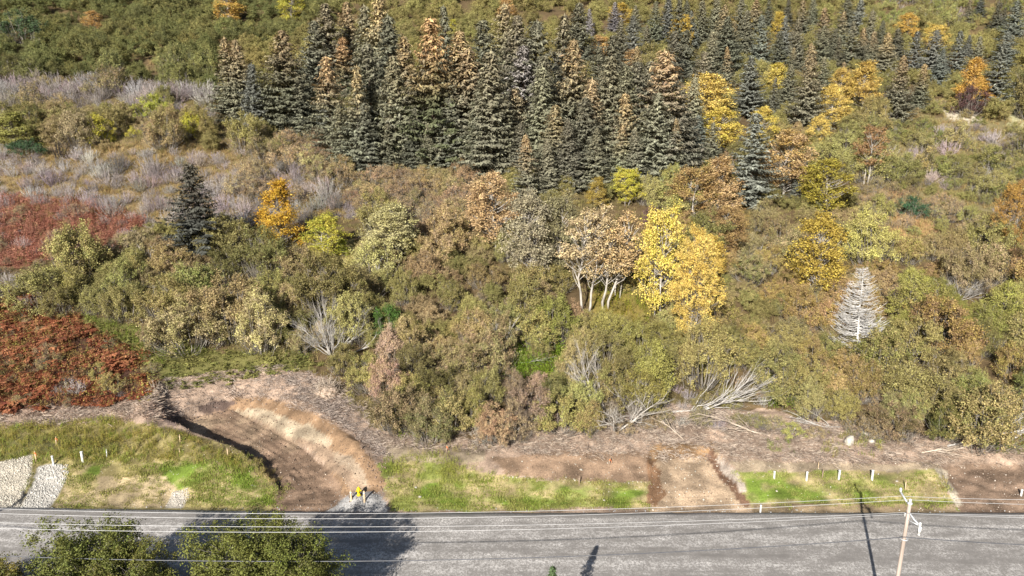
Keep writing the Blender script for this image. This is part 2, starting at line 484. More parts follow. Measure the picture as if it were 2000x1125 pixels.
# ---------------------------------------------------------------- the hillside
C_LITTER = (.15, .105, .055); C_FIELD = (.26, .19, .10); C_TAN = (.40, .30, .215); C_PINK = (.36, .265, .20); C_GREEN = (.15, .21, .035)
C_GREEN2 = (.20, .22, .06); C_DIRT = (.27, .185, .125); C_PIT = (.235, .16, .11); C_PALE = (.40, .315, .215); C_RUST = (.27, .175, .105)
G_ZONES = [
 ([(0, 280), (650, 270), (720, 420), (300, 430), (0, 420)], C_FIELD, 14),
 ([(-80, 370), (180, 395), (290, 430), (230, 480), (-80, 540)], (.20, .085, .055), 16),
 ([(-80, 560), (60, 575), (180, 640), (290, 700), (300, 790), (-80, 830)], (.075, .038, .026), 14),
 ([(160, 610), (400, 680), (600, 690), (620, 720), (500, 735), (330, 765), (280, 700)], (.17, .16, .055), 10),
 ([(560, 480), (700, 470), (720, 560), (600, 520)], (.36, .30, .13), 8),
 ([(1150, 570), (1270, 560), (1280, 620), (1160, 640)], (.26, .20, .06), 8),
 ([(1680, 380), (1800, 400), (1830, 480), (1700, 460)], (.40, .24, .12), 8),
 ([(1700, 230), (2100, 230), (2100, 430), (1800, 400)], (.24, .20, .10), 10),
 ([(-200, 805), (200, 795), (300, 765), (330, 735), (540, 715), (640, 740), (730, 835), (820, 866), (1000, 848), (1200, 815), (1300, 790), (1500, 800), (1640, 830), (1800, 850), (2200, 890), (2200, 1010), (-200, 1010)], C_PINK, 9),
 ([(-200, 838), (120, 832), (230, 820), (345, 842), (470, 872), (545, 912), (580, 960), (575, 1010), (-200, 1010)], (.27, .225, .10), 4),
 ([(-200, 850), (240, 850), (230, 885), (-200, 905)], (.16, .15, .06), 6),
 ([(130, 930), (350, 930), (330, 992), (110, 992)], (.42, .33, .20), 8),
 ([(-60, 918), (-10, 903), (64, 887), (68, 900), (40, 994), (-60, 994)], (.43, .39, .32), 2),
 ([(76, 909), (134, 906), (136, 926), (96, 994), (40, 994)], (.43, .405, .37), 2),
 ([(336, 962), (370, 950), (372, 965), (357, 992), (322, 992)], (.43, .39, .33), 2),
 ([(120, 905), (200, 900), (190, 950), (150, 972), (120, 950)], C_GREEN, 4),
 ([(340, 905), (470, 905), (512, 960), (540, 985), (400, 985), (360, 975), (300, 905)], C_GREEN, 7),
 ([(740, 905), (860, 895), (960, 925), (1050, 938), (1266, 940), (1268, 990), (980, 996), (762, 1002)], C_GREEN2, 6),
 ([(820, 945), (1000, 950), (1262, 955), (1240, 985), (1000, 985), (840, 985)], C_GREEN, 8),
 ([(960, 893), (1140, 880), (1270, 885), (1268, 940), (1120, 940), (985, 928)], C_DIRT, 5),
 ([(750, 870), (960, 876), (950, 900), (760, 905)], (.30, .24, .17), 6),
 ([(1430, 900), (1830, 905), (1840, 925), (1440, 925)], (.34, .27, .19), 5),
 ([(1432, 922), (1830, 918), (1866, 1000), (1466, 1000)], C_GREEN2, 5),
 ([(1450, 935), (1640, 945), (1750, 960), (1740, 985), (1470, 985)], C_GREEN, 6),
 ([(1470, 984), (1860, 984), (1866, 1010), (1466, 1010)], (.28, .21, .13), 3),
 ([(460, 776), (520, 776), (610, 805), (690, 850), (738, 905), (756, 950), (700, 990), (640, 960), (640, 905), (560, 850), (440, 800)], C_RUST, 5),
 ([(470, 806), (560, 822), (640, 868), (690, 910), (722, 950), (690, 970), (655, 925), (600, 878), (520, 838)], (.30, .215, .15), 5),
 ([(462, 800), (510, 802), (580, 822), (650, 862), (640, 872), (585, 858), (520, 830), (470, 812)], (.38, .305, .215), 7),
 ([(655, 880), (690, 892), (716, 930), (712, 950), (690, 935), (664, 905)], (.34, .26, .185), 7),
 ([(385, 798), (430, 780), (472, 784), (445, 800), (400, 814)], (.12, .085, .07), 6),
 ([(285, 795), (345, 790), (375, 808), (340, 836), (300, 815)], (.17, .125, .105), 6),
 ([(618, 1003), (650, 988), (676, 970), (694, 960), (728, 958), (744, 970), (756, 1003)], (.33, .32, .31), 6),
 ([(1268, 872), (1390, 866), (1420, 900), (1470, 1005), (1266, 1005)], (.40, .295, .20), 3),
 ([(1262, 890), (1278, 895), (1296, 960), (1284, 990), (1266, 985)], (.24, .14, .08), 4),
 ([(1268, 868), (1388, 862), (1395, 890), (1270, 900)], (.27, .17, .09), 4),
 ([(1385, 872), (1412, 905), (1466, 985), (1450, 992), (1405, 930), (1380, 890)], (.17, .10, .065), 3),
 ([(1402, 890), (1425, 905), (1462, 965), (1450, 965), (1415, 925)], (.44, .37, .31), 5),
 ([(1836, 910), (1900, 905), (2200, 905), (2200, 1005), (1872, 1005)], (.25, .175, .125), 4),
 ([(1822, 912), (1846, 918), (1880, 985), (1868, 990)], (.50, .43, .33), 3),
 ([(1826, 210), (1872, 212), (1920, 232), (1918, 248), (1862, 234)], (.62, .55, .42), 3),
 ([(1950, 200), (2100, 190), (2100, 250), (1980, 255)], (.45, .42, .24), 4),
]
FLOOR_COLS = ((PIT, C_PIT),)

def build_ground():
    ys = np.concatenate([np.linspace(-80, 38, 16), np.linspace(39, 49.8, 14), np.arange(50, 70, .16), np.arange(70, 122, .5), np.arange(122, 420, 2.0)])
    nx = 600
    u = np.linspace(-1, 1, nx)
    hw = np.maximum(62.0, ys * .80 + 18)
    X = u[None] * hw[:, None]; Y = np.repeat(ys[:, None], nx, 1)
    x, y = X.ravel(), Y.ravel()
    z = ground_z(x, y)
    px, py, _ = project(x, y, z)
    vis = (y > 45)
    j1, j2 = fbm(x / 1.7, y / 1.7, 51, 4) - .5, fbm(x / 1.7, y / 1.7, 61, 4) - .5
    col = np.tile(np.array(C_LITTER), (len(x), 1))
    lit = fbm(x / 4, y / 4, 71, 4)[:, None]
    col = col * (.55 + .9 * lit)
    col = np.where(lit > .55, col * .6 + np.array((.10, .10, .03)) * .4, col)
    for poly, c, j in G_ZONES:
        m = inpoly(px + j1 * j * 6, py + j2 * j * 2.4, poly) & vis
        col[m] = np.array(c)
    # mottling: tan in the sown green, green in the tan
    gm = np.clip((fbm(x / 2.2, y / 1.1, 81, 4) - .40) * 5, 0, 1)[:, None]
    isg = ((np.abs(col - np.array(C_GREEN)).sum(1) < .01) | (np.abs(col - np.array(C_GREEN2)).sum(1) < .01))[:, None]
    col = np.where(isg, col * gm + np.array((.36, .29, .15)) * (1 - gm), col)
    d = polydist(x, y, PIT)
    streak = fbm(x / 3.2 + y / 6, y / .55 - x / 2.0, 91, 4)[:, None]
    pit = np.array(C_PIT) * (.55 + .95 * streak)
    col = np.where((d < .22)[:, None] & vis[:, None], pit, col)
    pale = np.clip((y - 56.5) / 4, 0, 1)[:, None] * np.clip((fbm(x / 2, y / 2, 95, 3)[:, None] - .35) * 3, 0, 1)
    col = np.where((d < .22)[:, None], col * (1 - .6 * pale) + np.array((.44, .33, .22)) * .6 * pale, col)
    # crumbly topsoil and patches on the cleared strip
    cm = (y > 51) & (y < 68)
    k = np.clip((fbm(x / 1.3, y / .8, 101, 4) - .5) * 5, -1, 1)[:, None]
    col = np.where(cm[:, None], col * (1 + .38 * k), col)
    stony = np.where(cm, 1.0, 0.0)
    nr = len(ys)
    i = np.arange(nr - 1)[:, None] * nx; jx = np.arange(nx - 1)[None]
    Q = np.stack([i + jx, i + jx + 1, i + nx + jx + 1, i + nx + jx], -1).reshape(-1, 4)
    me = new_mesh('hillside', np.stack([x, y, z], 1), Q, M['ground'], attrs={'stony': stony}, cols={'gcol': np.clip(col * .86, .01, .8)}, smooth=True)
    return tag(link('hillside', me), kind='structure')
build_ground()

def build_road():
    xs = np.linspace(-130, 130, 521); n = len(xs)
    far = edge_y(xs) + (vnoise(xs * 2.3, 1.5, 8) - .5) * .10
    near = 39.4 + 0 * xs
    rows = []
    for t in np.linspace(0, 1, 25):
        yy = near * (1 - t) + far * t
        rows.append(np.stack([xs, yy, .0 + .07 * np.sin(t * math.pi) + (fbm(xs / 3, yy / 3, 6, 2) - .5) * .03], 1))
    rows.append(np.stack([xs, far + .05, np.full(n, -.07)], 1))
    rows.append(np.stack([xs, far + .10, np.full(n, -.34)], 1))
    V = np.vstack(rows); nr = len(rows)
    i = np.arange(nr - 1)[:, None] * n; j = np.arange(n - 1)[None]
    Q = np.stack([i + j, i + j + 1, i + n + j + 1, i + n + j], -1).reshape(-1, 4)
    return tag(link('road', new_mesh('road', V, Q, M['road'])), kind='structure')
build_road()

# ---------------------------------------------------------------- plant meshes (shared between alike plants)
def unit(v): return v / (np.linalg.norm(v, axis=-1, keepdims=True) + 1e-9)

def spruce_meshes(k, H=16.0, Rr=3.3, dens=1.0, gap=.1):
    """trunk + needle crown of one spruce, base at the origin"""
    g = np.random.default_rng(100 + k)
    V, Q, A = [], [], {'v': [], 'c': [], 't': []}; n = 0
    Cs, Ns, Ls, Ws, vs, cs, ts, Ds = [], [], [], [], [], [], [], []
    z = .25
    lean = g.normal(size=2) * .006
    bulge = g.uniform(.72, .98); ph = g.uniform(0, 6.28)
    while z < H * .995:
        t = z / H
        rad = Rr * (1 - t) ** bulge * (1 + .10 * math.sin(5 * t * 6.28 + ph)) + .12
        if t < .12: rad *= .8 + 1.6 * t
        nb = max(5, int((8 + 6 * (1 - t)) * dens))
        a0 = g.uniform(0, 6.28); az_gap = g.uniform(0, 6.28)
        for b in range(nb):
            if g.random() < gap + .25 * max(0, math.sin(az_gap * 3 + t * 9)) * gap * 4 and t < .85: continue
            az = a0 + b * 6.283 / nb + g.normal() * .22
            Lb = rad * g.uniform(.62, 1.18)
            if g.random() < .06: Lb *= .5
            droop = g.uniform(.10, .38) * (1 - .6 * t); lift = g.uniform(.15, .34)
            m = max(3, int(Lb / .27))
            s = (np.arange(m) + g.uniform(.3, .9, m)) / m
            dirv = np.array([math.cos(az), math.sin(az), 0]); side = np.array([-math.sin(az), math.cos(az), 0])
            zz = z + Lb * (-droop * s + lift * s * s) + (0.35 * Lb * s if t > .9 else 0)
            P = dirv[None] * (Lb * s)[:, None]; P[:, 2] = zz
            cb = g.random()
            for sg in (-1, 0, 1):
                tl = (.26 * Lb * (1 - s) + .26) * g.uniform(.75, 1.25, m) if sg else np.full(m, .5) * g.uniform(.8, 1.2, m)
                dr = unit(dirv[None] * g.uniform(.5, 1.0, m)[:, None] + side[None] * (sg * g.uniform(.6, 1.0, m))[:, None] + np.array([0, 0, -1])[None] * g.uniform(.0, .45, m)[:, None])
                C = P + dr * (tl * .45)[:, None]
                C[:, 2] += g.normal(size=m) * .05
                Nn = unit(np.array([0, 0, 1.0])[None] + g.normal(size=(m, 3)) * .38 + dirv[None] * .75)
                Cs.append(C); Ns.append(Nn); Ls.append(tl * 1.15); Ws.append(g.uniform(.12, .22, m)); Ds.append(dr)
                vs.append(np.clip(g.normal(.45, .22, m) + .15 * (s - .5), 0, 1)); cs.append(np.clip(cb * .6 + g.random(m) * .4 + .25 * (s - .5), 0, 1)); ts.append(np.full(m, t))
            # hanging sprays under the branch
            mh = max(2, m // 2); sh = g.uniform(.35, 1, mh)
            C = dirv[None] * (Lb * sh)[:, None]; C[:, 2] = z + Lb * (-droop * sh + lift * sh * sh) - .16
            C[:, :2] += g.normal(size=(mh, 2)) * .12
            Cs.append(C); Ns.append(unit(dirv[None] + g.normal(size=(mh, 3)) * .5)); Ls.append(g.uniform(.35, .65, mh)); Ws.append(g.uniform(.16, .28, mh))
            Ds.append(np.tile(np.array([0, 0, -1.0]), (mh, 1)) + g.normal(size=(mh, 3)) * .25)
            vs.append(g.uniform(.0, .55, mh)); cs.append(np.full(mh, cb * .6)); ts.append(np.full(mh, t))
        z += (.27 + .22 * (1 - t)) * g.uniform(.75, 1.25)
    # leader
    Cs.append(np.array([[0, 0, H - .1], [0, 0, H - .1]])); Ns.append(np.array([[1., 0, 0], [0, 1., 0]])); Ls.append(np.array([.9, .9])); Ws.append(np.array([.15, .15]))
    Ds.append(np.array([[0, 0, 1.], [0, 0, 1.]])); vs.append(np.array([.6, .6])); cs.append(np.array([.5, .5])); ts.append(np.array([1., 1.]))
    C = np.vstack(Cs); C[:, 0] += lean[0] * C[:, 2] * 2; C[:, 1] += lean[1] * C[:, 2] * 2
    Vv, Qq, at = leafquads(C, np.vstack(Ns), np.concatenate(Ls), np.concatenate(Ws), np.concatenate(vs), np.concatenate(cs), np.concatenate(ts), np.vstack(Ds))
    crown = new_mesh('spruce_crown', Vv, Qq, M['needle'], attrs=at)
    mb = MB(); zt = np.linspace(-.4, H * .97, 9)
    mb.tube(np.stack([lean[0] * zt * 2, lean[1] * zt * 2, zt], 1), .019 * H * (1 - zt / H * .95).clip(.03), 7)
    trunk = mb.mesh('spruce_trunk', M['bark_brown'])
    return dict(trunk=trunk, crown=crown, H=H, R=Rr)

def clump_leaves(g, cents, rads, per, size, lsq=.75, updir=.55):
    """leaf sprays: every clump is a fan of leafy shoots growing outward and up"""
    Cs, Ns, vs, cs, ts, Ls = [], [], [], [], [], []
    zmin, zmax = cents[:, 2].min(), cents[:, 2].max() + 1e-3
    mid = cents.mean(0)
    for c, r in zip(cents, rads):
        m = max(8, int(per * (r / rads.mean()) ** 1.7))
        ns = max(4, int(g.integers(7, 13)))
        out = unit((c - mid) * np.array([1, 1, .6]))
        sd = unit(g.normal(size=(ns, 3)) * .9 + out[None] * .75 + np.array([0, 0, updir])[None])
        sl = r * g.uniform(.8, 1.95, ns); cb = g.random(); sc_ = np.clip(cb * .6 + g.random(ns) * .5, 0, 1); sv = g.normal(size=ns) * .12
        k = g.integers(0, ns, m); u = g.random(m) ** .75
        P = c[None] - out[None] * r * .25 + sd[k] * (sl[k] * u)[:, None] + g.normal(size=(m, 3)) * (r * .26 * (1.1 - .55 * u))[:, None]
        Cs.append(P); Ns.append(unit(sd[k] * .35 + out[None] * .35 + g.normal(size=(m, 3)) * .8 + np.array([0, 0, .25])[None]))
        vs.append(np.clip(g.normal(.45, .2, m) + sv[k], 0, 1)); cs.append(np.clip(sc_[k] * .8 + g.random(m) * .3, 0, 1)); ts.append(np.full(m, (c[2] - zmin) / (zmax - zmin)))
        Ls.append(size * g.uniform(.7, 1.4, m))
    L = np.concatenate(Ls)
    return leafquads(np.vstack(Cs), np.vstack(Ns), L, L * lsq, np.concatenate(vs), np.concatenate(cs), np.concatenate(ts))

def arc(p0, p1, sag, n=5, jit=0.0, g=None):
    s = np.linspace(0, 1, n)[:, None]
    P = p0[None] * (1 - s) + p1[None] * s + sag[None] * (4 * s * (1 - s))
    if jit and g is not None: P[1:-1] += g.normal(size=(n - 2, 3)) * jit
    return P

def shrub_meshes(k, Rr=2.5, H=3.6, nclump=46, per=95, size=.17, twiggy=.5, bark='bark_grey', crad=(.30, .62)):
    """many-stemmed leafy shrub: fanning stems and a lumpy dome of leaves"""
    g = np.random.default_rng(300 + k)
    a = g.uniform(0, 6.283, nclump); u = g.random(nclump) ** .75
    ev = g.uniform(.02, 1, nclump)
    rr = Rr * np.sqrt(1 - ev ** 3.2) * g.uniform(.42, 1.0, nclump)
    lob = 1 + .22 * np.sin(a * 2 + g.uniform(0, 6)) + .15 * np.sin(a * 3 + g.uniform(0, 6))
    cz = H * (.16 + .74 * ev * g.uniform(.66, 1.12, nclump))
    cents = np.stack([np.cos(a) * rr * lob, np.sin(a) * rr * lob, cz], 1)
    rads = g.uniform(crad[0], crad[1], nclump)
    Vv, Qq, at = clump_leaves(g, cents, rads, per, size)
    crown = new_mesh('shrub_foliage', Vv, Qq, M['leaf'], attrs=at)
    mb = MB()
    for i in range(min(nclump, 30)):
        c = cents[i]
        b = np.array([c[0] * .12 + g.normal() * .12, c[1] * .12 + g.normal() * .12, -.25])
        mb.tube(arc(b, c * np.array([1, 1, .97]), np.array([c[0] * .12, c[1] * .12, -.15 * H]), 5, .05, g), np.linspace(.055, .015, 5), 4, False)
        for q in range(int(4 * twiggy)):
            e = c + unit(g.normal(size=3) + np.array([0, 0, .5])) * rads[i] * g.uniform(.9, 1.35)
            mb.tube(arc(c * np.array([.85, .85, .85]), e, np.array([0, 0, .05]), 3), np.linspace(.018, .008, 3), 3, False)
    # bare grey lower twigs at the skirt
    for i in range(int(40 * twiggy)):
        an = g.uniform(0, 6.283); r1 = Rr * g.uniform(.75, 1.08)
        e = np.array([math.cos(an) * r1, math.sin(an) * r1, H * g.uniform(.12, .55)])
        mb.tube(arc(np.array([e[0] * .15, e[1] * .15, .0]), e, np.array([0, 0, -.10 * H]), 4, .04, g), np.linspace(.026, .010, 4), 3, False)
    stems = mb.mesh('shrub_stems', M[bark])
    return dict(trunk=stems, crown=crown, H=H, R=Rr)

def tree_meshes(k, H=10.0, Rr=2.3, crown0=.30, nclump=60, per=80, size=.24, forks=1, bark='bark_white', shape='oval', crook=.25, crad=(.34, .72)):
    """broadleaf tree: tapered trunk(s), limbs, leaf clumps carried by the limbs"""
    g = np.random.default_rng(500 + k)
    mb = MB(); cents = []; rads = []
    for f in range(forks):
        off = np.array([g.normal() * .25, g.normal() * .25, 0]) if forks > 1 else np.zeros(3)
        tip = np.array([g.normal() * crook + (off[0] * 3.2), g.normal() * crook + off[1] * 3.2, H * g.uniform(.88, .97)])
        n = 9; s = np.linspace(0, 1, n)[:, None]
        P = (off + np.array([0, 0, -.3]))[None] * (1 - s) + tip[None] * s
        P[1:-1, :2] += np.cumsum(g.normal(size=(n - 2, 2)) * crook * .35, 0)
        r0 = .0115 * H / (forks ** .4)
        mb.tube(P, r0 * (1 - s[:, 0] * .9), 7)
        def at(q):
            i = q * (n - 1); j = min(int(i), n - 2); w = i - j
            return P[j] * (1 - w) + P[j + 1] * w
        for i in range(nclump // forks):
            q = crown0 + (1 - crown0) * g.random() ** .9
            tt = (q - crown0) / (1 - crown0)
            if shape == 'oval': pr = math.sin(math.pi * (.12 + .86 * tt)) ** .7
            elif shape == 'box': pr = math.sin(math.pi * (.16 + .78 * tt)) ** .38
            elif shape == 'cone': pr = (1 - tt) ** .8 + .12
            else: pr = (.25 + .75 * tt) * (1 if tt < .85 else .75)      # umbrella
            an = g.uniform(0, 6.283); rr = Rr * pr * g.uniform(.25, 1.0) ** .6
            st = at(max(.12, q - .16)); c = at(q) * np.array([1, 1, 1]) + np.array([math.cos(an) * rr, math.sin(an) * rr, g.normal() * .18])
            cents.append(c); rads.append(g.uniform(*crad))
            mb.tube(arc(st, c, np.array([0, 0, -.12 * rr]), 4, .05, g), np.linspace(r0 * .34, .014, 4), 4, False)
    Vv, Qq, at_ = clump_leaves(g, np.array(cents), np.array(rads), per, size)
    return dict(trunk=mb.mesh('tree_trunk', M[bark]), crown=new_mesh('tree_crown', Vv, Qq, M['leaf'], attrs=at_), H=H, R=Rr)

def bare_meshes(k, Rr=1.7, H=2.3, stems=34, thick=.017, up=1.0, mat='twig'):
    """leafless shrub: a dense fan of thin twigs"""
    g = np.random.default_rng(700 + k)
    mb = MB(); vals = []; n0 = 0
    for i in range(stems):
        an = g.uniform(0, 6.283); r1 = Rr * g.uniform(.15, 1.0); 
        e = np.array([math.cos(an) * r1, math.sin(an) * r1, H * (1 - .55 * (r1 / Rr) ** 2) * g.uniform(.75, 1.05)])
        b = np.array([g.normal() * .10, g.normal() * .10, -.12])
        P = arc(b, e, np.array([e[0] * .10, e[1] * .10, -.10 * H]), 5, .03, g)
        mb.tube(P, np.linspace(thick * 1.6, thick * .6, 5), 3, False)
        for q in range(9):
            w = g.uniform(.35, 1.0); ii = min(int(w * 4), 3); st = P[ii] * (1 - (w * 4 - ii)) + P[ii + 1] * (w * 4 - ii)
            dv = unit(unit(e - b) * .8 + g.normal(size=3) * .55 + np.array([0, 0, .45 * up])) * g.uniform(.25, .6) * H / 2.3
            mb.tube(np.array([st, st + dv * .55 + g.normal(size=3) * .02, st + dv]), np.linspace(thick * .8, thick * .45, 3), 3, False)
    V = np.vstack(mb.V); Qf = np.vstack(mb.Q)
    g2 = np.repeat(g.random(len(V) // 3 + 1), 3)[:len(V)]
    me = new_mesh('bare_twigs', V, Qf, M[mat], attrs={'v': g2 * .8, 'c': np.full(len(V), .3), 't': V[:, 2] / H})
    return dict(crown=me, trunk=None, H=H, R=Rr)

SPR = [spruce_meshes(k, 16.0, r, dn, gp) for k, (r, dn, gp) in enumerate(((4.3, 1.0, .10), (4.9, .95, .16), (3.6, .85, .2), (4.5, 1.05, .08), (5.3, .85, .22), (3.2, .9, .12), (4.7, .75, .28)))]
SHR = [shrub_meshes(k, tw, h, 44, 185, .10, 1.0) for k, (tw, h) in enumerate(((2.5, 3.6), (2.7, 3.2), (2.2, 4.2), (2.6, 3.8), (2.4, 3.4)))]
LRG = [shrub_meshes(40 + k, r_, h_, 76, 265, .105, 1.6, 'bark_grey', (.34, .72)) for k, (r_, h_) in enumerate(((2.7, 4.8), (3.1, 5.0), (2.4, 5.6), (2.9, 4.4), (3.3, 5.3), (2.2, 4.6)))]          # big domed alders
BRN = [shrub_meshes(20 + k, 2.4, 3.2, 42, 115, .09, 1.8) for k in range(3)]                       # thin-leaved, twiggy
BRC = [tree_meshes(k, 10, 2.1, .18, 115, 150, .13, 1 + (k == 2), 'bark_white', sh) for k, sh in enumerate(('oval', 'oval', 'oval', 'cone'))]
OPN = [tree_meshes(10 + k, 10, 1.45, .40, 90, 95, .11, 2, 'bark_white', 'oval', .35, (.22, .5)) for k in range(3)]   # tall bare trunks, thin top
BIG = [tree_meshes(20 + k, 13, 3.0, .12, 220, 190, .115, 2, 'bark_grey', 'oval', .3, (.36, .75)) for k in range(2)]
BAR = [bare_meshes(k, 1.7, 2.2, 36) for k in range(4)]

# ---------------------------------------------------------------- placing plants
def place_tree(var, loc, rz, sx, sz, name, label, cat, col, col2, group=None, cones=0.0, tilt=(0, 0), crown_name='crown', trunk_name='trunk'):
    sx = sx if isinstance(sx, tuple) else (sx, sx)
    o = empty(name, loc, rz, (*sx, sz), tilt)
    tag(o, label, cat, group)
    if var['trunk'] is not None: link(trunk_name, var['trunk'], o)
    c = link(crown_name, var['crown'], o)
    c.color = (*col, 1); c['second_colour'] = [float(q) for q in col2]; c['cones'] = float(cones)
    return o

def jitc(c, a=.12):
    f = 1 + rng.normal() * a
    return tuple(np.clip(np.array(c) * f * (1 + rng.normal(size=3) * a * .17), .004, .8))

# spruces: base x, top y, base y in the photograph, look
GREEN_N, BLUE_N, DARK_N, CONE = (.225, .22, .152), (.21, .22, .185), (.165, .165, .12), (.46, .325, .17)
SPRUCES = [
 (455, 72, 235, 'c'), (478, 78, 240, 'c'), (497, 122, 262, 'b'), (566, 60, 255, 'c'), (655, 8, 205, 'g'), (674, 72, 215, 'o'), (643, 188, 258, 'b'),
 (700, 128, 330, 'c'), (690, 4, 180, 'c'), (724, 10, 205, 'g'), (746, -4, 215, 'c'), (798, 72, 305, 'c'), (850, 36, 322, 'o'), (733, 84, 305, 'g'),
 (668, 200, 330, 'g'), (905, 62, 305, 'c'), (960, 98, 345, 'g'), (914, 96, 310, 'c'), (1008, 30, 280, 'g'), (1024, 88, 300, 'p'), (1042, 40, 290, 'd'),
 (1090, 26, 262, 'g'), (1116, 78, 325, 'c'), (1148, 152, 350, 'c'), (1176, 112, 335, 'g'), (1212, 128, 335, 'g'), (1222, 182, 352, 'c'), (1292, 98, 335, 'c'),
 (1030, 262, 405, 'c'), (1085, 205, 365, 'c'), (1255, 215, 345, 'g'), (1328, 175, 340, 'd'), (1356, 225, 322, 'b'), (985, 190, 335, 'g'), (880, 190, 325, 'd'),
 (770, 185, 322, 'g'), (815, 215, 328, 'd'), (1150, 16, 82, 'p'), (1200, 4, 76, 'p'), (1232, 30, 125, 'b'), (1260, 48, 112, 'g'), (1276, 2, 95, 'g'),
 (1322, -6, 112, 'd'), (1336, 58, 175, 'd'), (1370, 0, 95, 'g'), (1404, 10, 135, 'c'), (1418, 32, 155, 'd'), (1386, 62, 170, 'g'), (1442, -4, 90, 'd'), (1486, 28, 135, 'b'),
 (1552, 36, 135, 'g'), (1545, 92, 148, 'c'), (1576, 84, 142, 'c'), (1606, 14, 120, 'c'), (1625, 55, 132, 'd'), (1650, -6, 75, 'd'), (1632, 70, 135, 'g'),
 (1680, 54, 128, 'c'), (1690, 20, 112, 'g'), (1726, 64, 155, 'c'), (1716, 40, 122, 'd'), (1780, 60, 150, 'b'), (1816, 58, 152, 'b'), (1862, 60, 160, 'b'),
 (1886, 68, 122, 'b'), (1888, -6, 52, 'c'), (1910, -8, 36, 'b'), (1944, 6, 66, 'd'), (1958, 14, 52, 'd'), (1976, 0, 88, 'b'), (1936, 84, 216, 'b'),
 (1748, 108, 240, 'c'), (1794, 124, 218, 'c'), (1462, 112, 224, 'b'), (1572, 90, 265, 'c'), (1464, 220, 400, 'b'), (1578, 286, 342, 'b'), (1552, 334, 394, 'b'),
 (1340, 0, 70, 'd'), (1300, -6, 92, 'b'), (1210, 40, 150, 'g'), (1245, 90, 190, 'c'), (1305, 60, 200, 'd'), (1365, 100, 215, 'g'), (1500, -8, 60, 'd'),
 (1535, -4, 55, 'd'), (1585, -8, 60, 'g'), (1455, 20, 120, 'g'), (1520, 60, 150, 'd'), (1660, 40, 130, 'g'), (1600, 110, 190, 'g'), (1505, 150, 230, 'd'),
 (620, 40, 215, 'd'), (770, 30, 240, 'd'), (835, 95, 300, 'g'), (1065, 110, 320, 'd'), (945, 40, 250, 'd'), (985, 5, 200, 'c'), (880, 10, 210, 'd'), (1125, 5, 160, 'd'),
 (1060, 130, 342, 'g'), (1135, 190, 358, 'd'), (1160, 250, 372, 'g'), (1240, 120, 332, 'd'), (1275, 180, 354, 'g'), (1320, 230, 356, 'c'), (1345, 150, 305, 'g'), (945, 150, 332, 'g'), (870, 110, 316, 'g'), (780, 110, 312, 'g'), (650, 110, 300, 'c'), (1388, 238, 335, 'g'), (1210, 240, 366, 'c'), (1070, 270, 388, 'g'), (760, 240, 332, 'g'), (840, 240, 332, 'g'), (1240, 250, 366, 'd'), (1015, 240, 352, 'd'),
 (1240, 10, 75, 'g'), (1350, 20, 100, 'b'), (1395, -8, 70, 'g'), (1430, 40, 125, 'c'), (1470, 0, 80, 'c'), (1530, 30, 110, 'b'), (1565, 0, 85, 'c'), (1600, 50, 140, 'g'), (1640, 20, 105, 'c'), (1672, 0, 85, 'b'), (1700, 60, 140, 'c'), (1745, 55, 125, 'd'), (1830, 95, 170, 'b'), (1905, 70, 150, 'g'), (1960, 60, 130, 'b'), (1420, 90, 190, 'c'), (1535, 125, 215, 'g'), (1640, 120, 200, 'c'),
 (1190, 70, 240, 'd'), (1265, 120, 300, 'g'), (720, 200, 335, 'd'), (1005, 170, 320, 'c'), (1190, 220, 352, 'g'), (1110, 230, 372, 'd'), (925, 215, 330, 'g'), (590, 150, 262, 'd'), (1300, 250, 352, 'g'), (1165, 90, 230, 'd'),
]
SPR_LOOK = {
 'c': (GREEN_N, CONE, 1.0, 'spruce with brown cone-laden top in the spruce stand on the hillside'),
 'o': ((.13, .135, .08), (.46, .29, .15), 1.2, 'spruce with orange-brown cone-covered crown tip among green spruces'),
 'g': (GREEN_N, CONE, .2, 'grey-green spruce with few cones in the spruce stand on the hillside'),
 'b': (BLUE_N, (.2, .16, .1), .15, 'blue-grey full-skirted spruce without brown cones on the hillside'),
 'd': (DARK_N, CONE, .12, 'dark spruce packed between taller spruces on the hillside'),
 'p': ((.30, .28, .28), (.34, .30, .27), .6, 'pale dying spruce with bleached needles on the hillside'),
}
front = []; spr_obj = []; spr_made = []
front += [(210, 150, 216, 210), (1672, 520, 690, 60), (648, 600, 700, 60), (1380, 740, 806, 100), (1205, 720, 850, 40), (1460, 745, 800, 40), (1930, 820, 880, 90), (1045, 690, 740, 50), (1870, 540, 590, 40), (1150, 520, 612, 60), (1850, 205, 232, 30), (1895, 212, 245, 30), (1720, 395, 450, 40), (1780, 405, 470, 40), (650, 480, 530, 40), (1220, 540, 612, 40), (1985, 195, 250, 30)]
occupied = []          # (x, y, radius) of trees so that shrubs keep clear
for i, (bx, ty, by, lk) in enumerate(SPRUCES):
    B = ghit(bx, by); T = at_y(bx, ty, B[1]); h = max(3.0, T[2] - B[2])
    c1, c2, cn, lab = SPR_LOOK[lk]
    v = SPR[(i * 5 + 2) % len(SPR)]
    sz = h / v['H']; sx = sz * rng.uniform(1.18, 1.5)
    if lk == 'b': sx *= 1.1
    spr_obj.append((lk, h, B))
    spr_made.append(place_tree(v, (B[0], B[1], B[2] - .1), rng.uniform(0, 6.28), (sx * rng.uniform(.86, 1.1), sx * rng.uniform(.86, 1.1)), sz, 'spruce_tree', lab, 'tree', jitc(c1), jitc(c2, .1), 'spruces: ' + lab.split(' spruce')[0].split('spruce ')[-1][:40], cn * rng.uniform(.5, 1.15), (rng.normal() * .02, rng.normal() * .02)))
    occupied.append((B[0], B[1], v['R'] * sx * .5)); front.append((bx, ty, by, (by - ty) * .2))
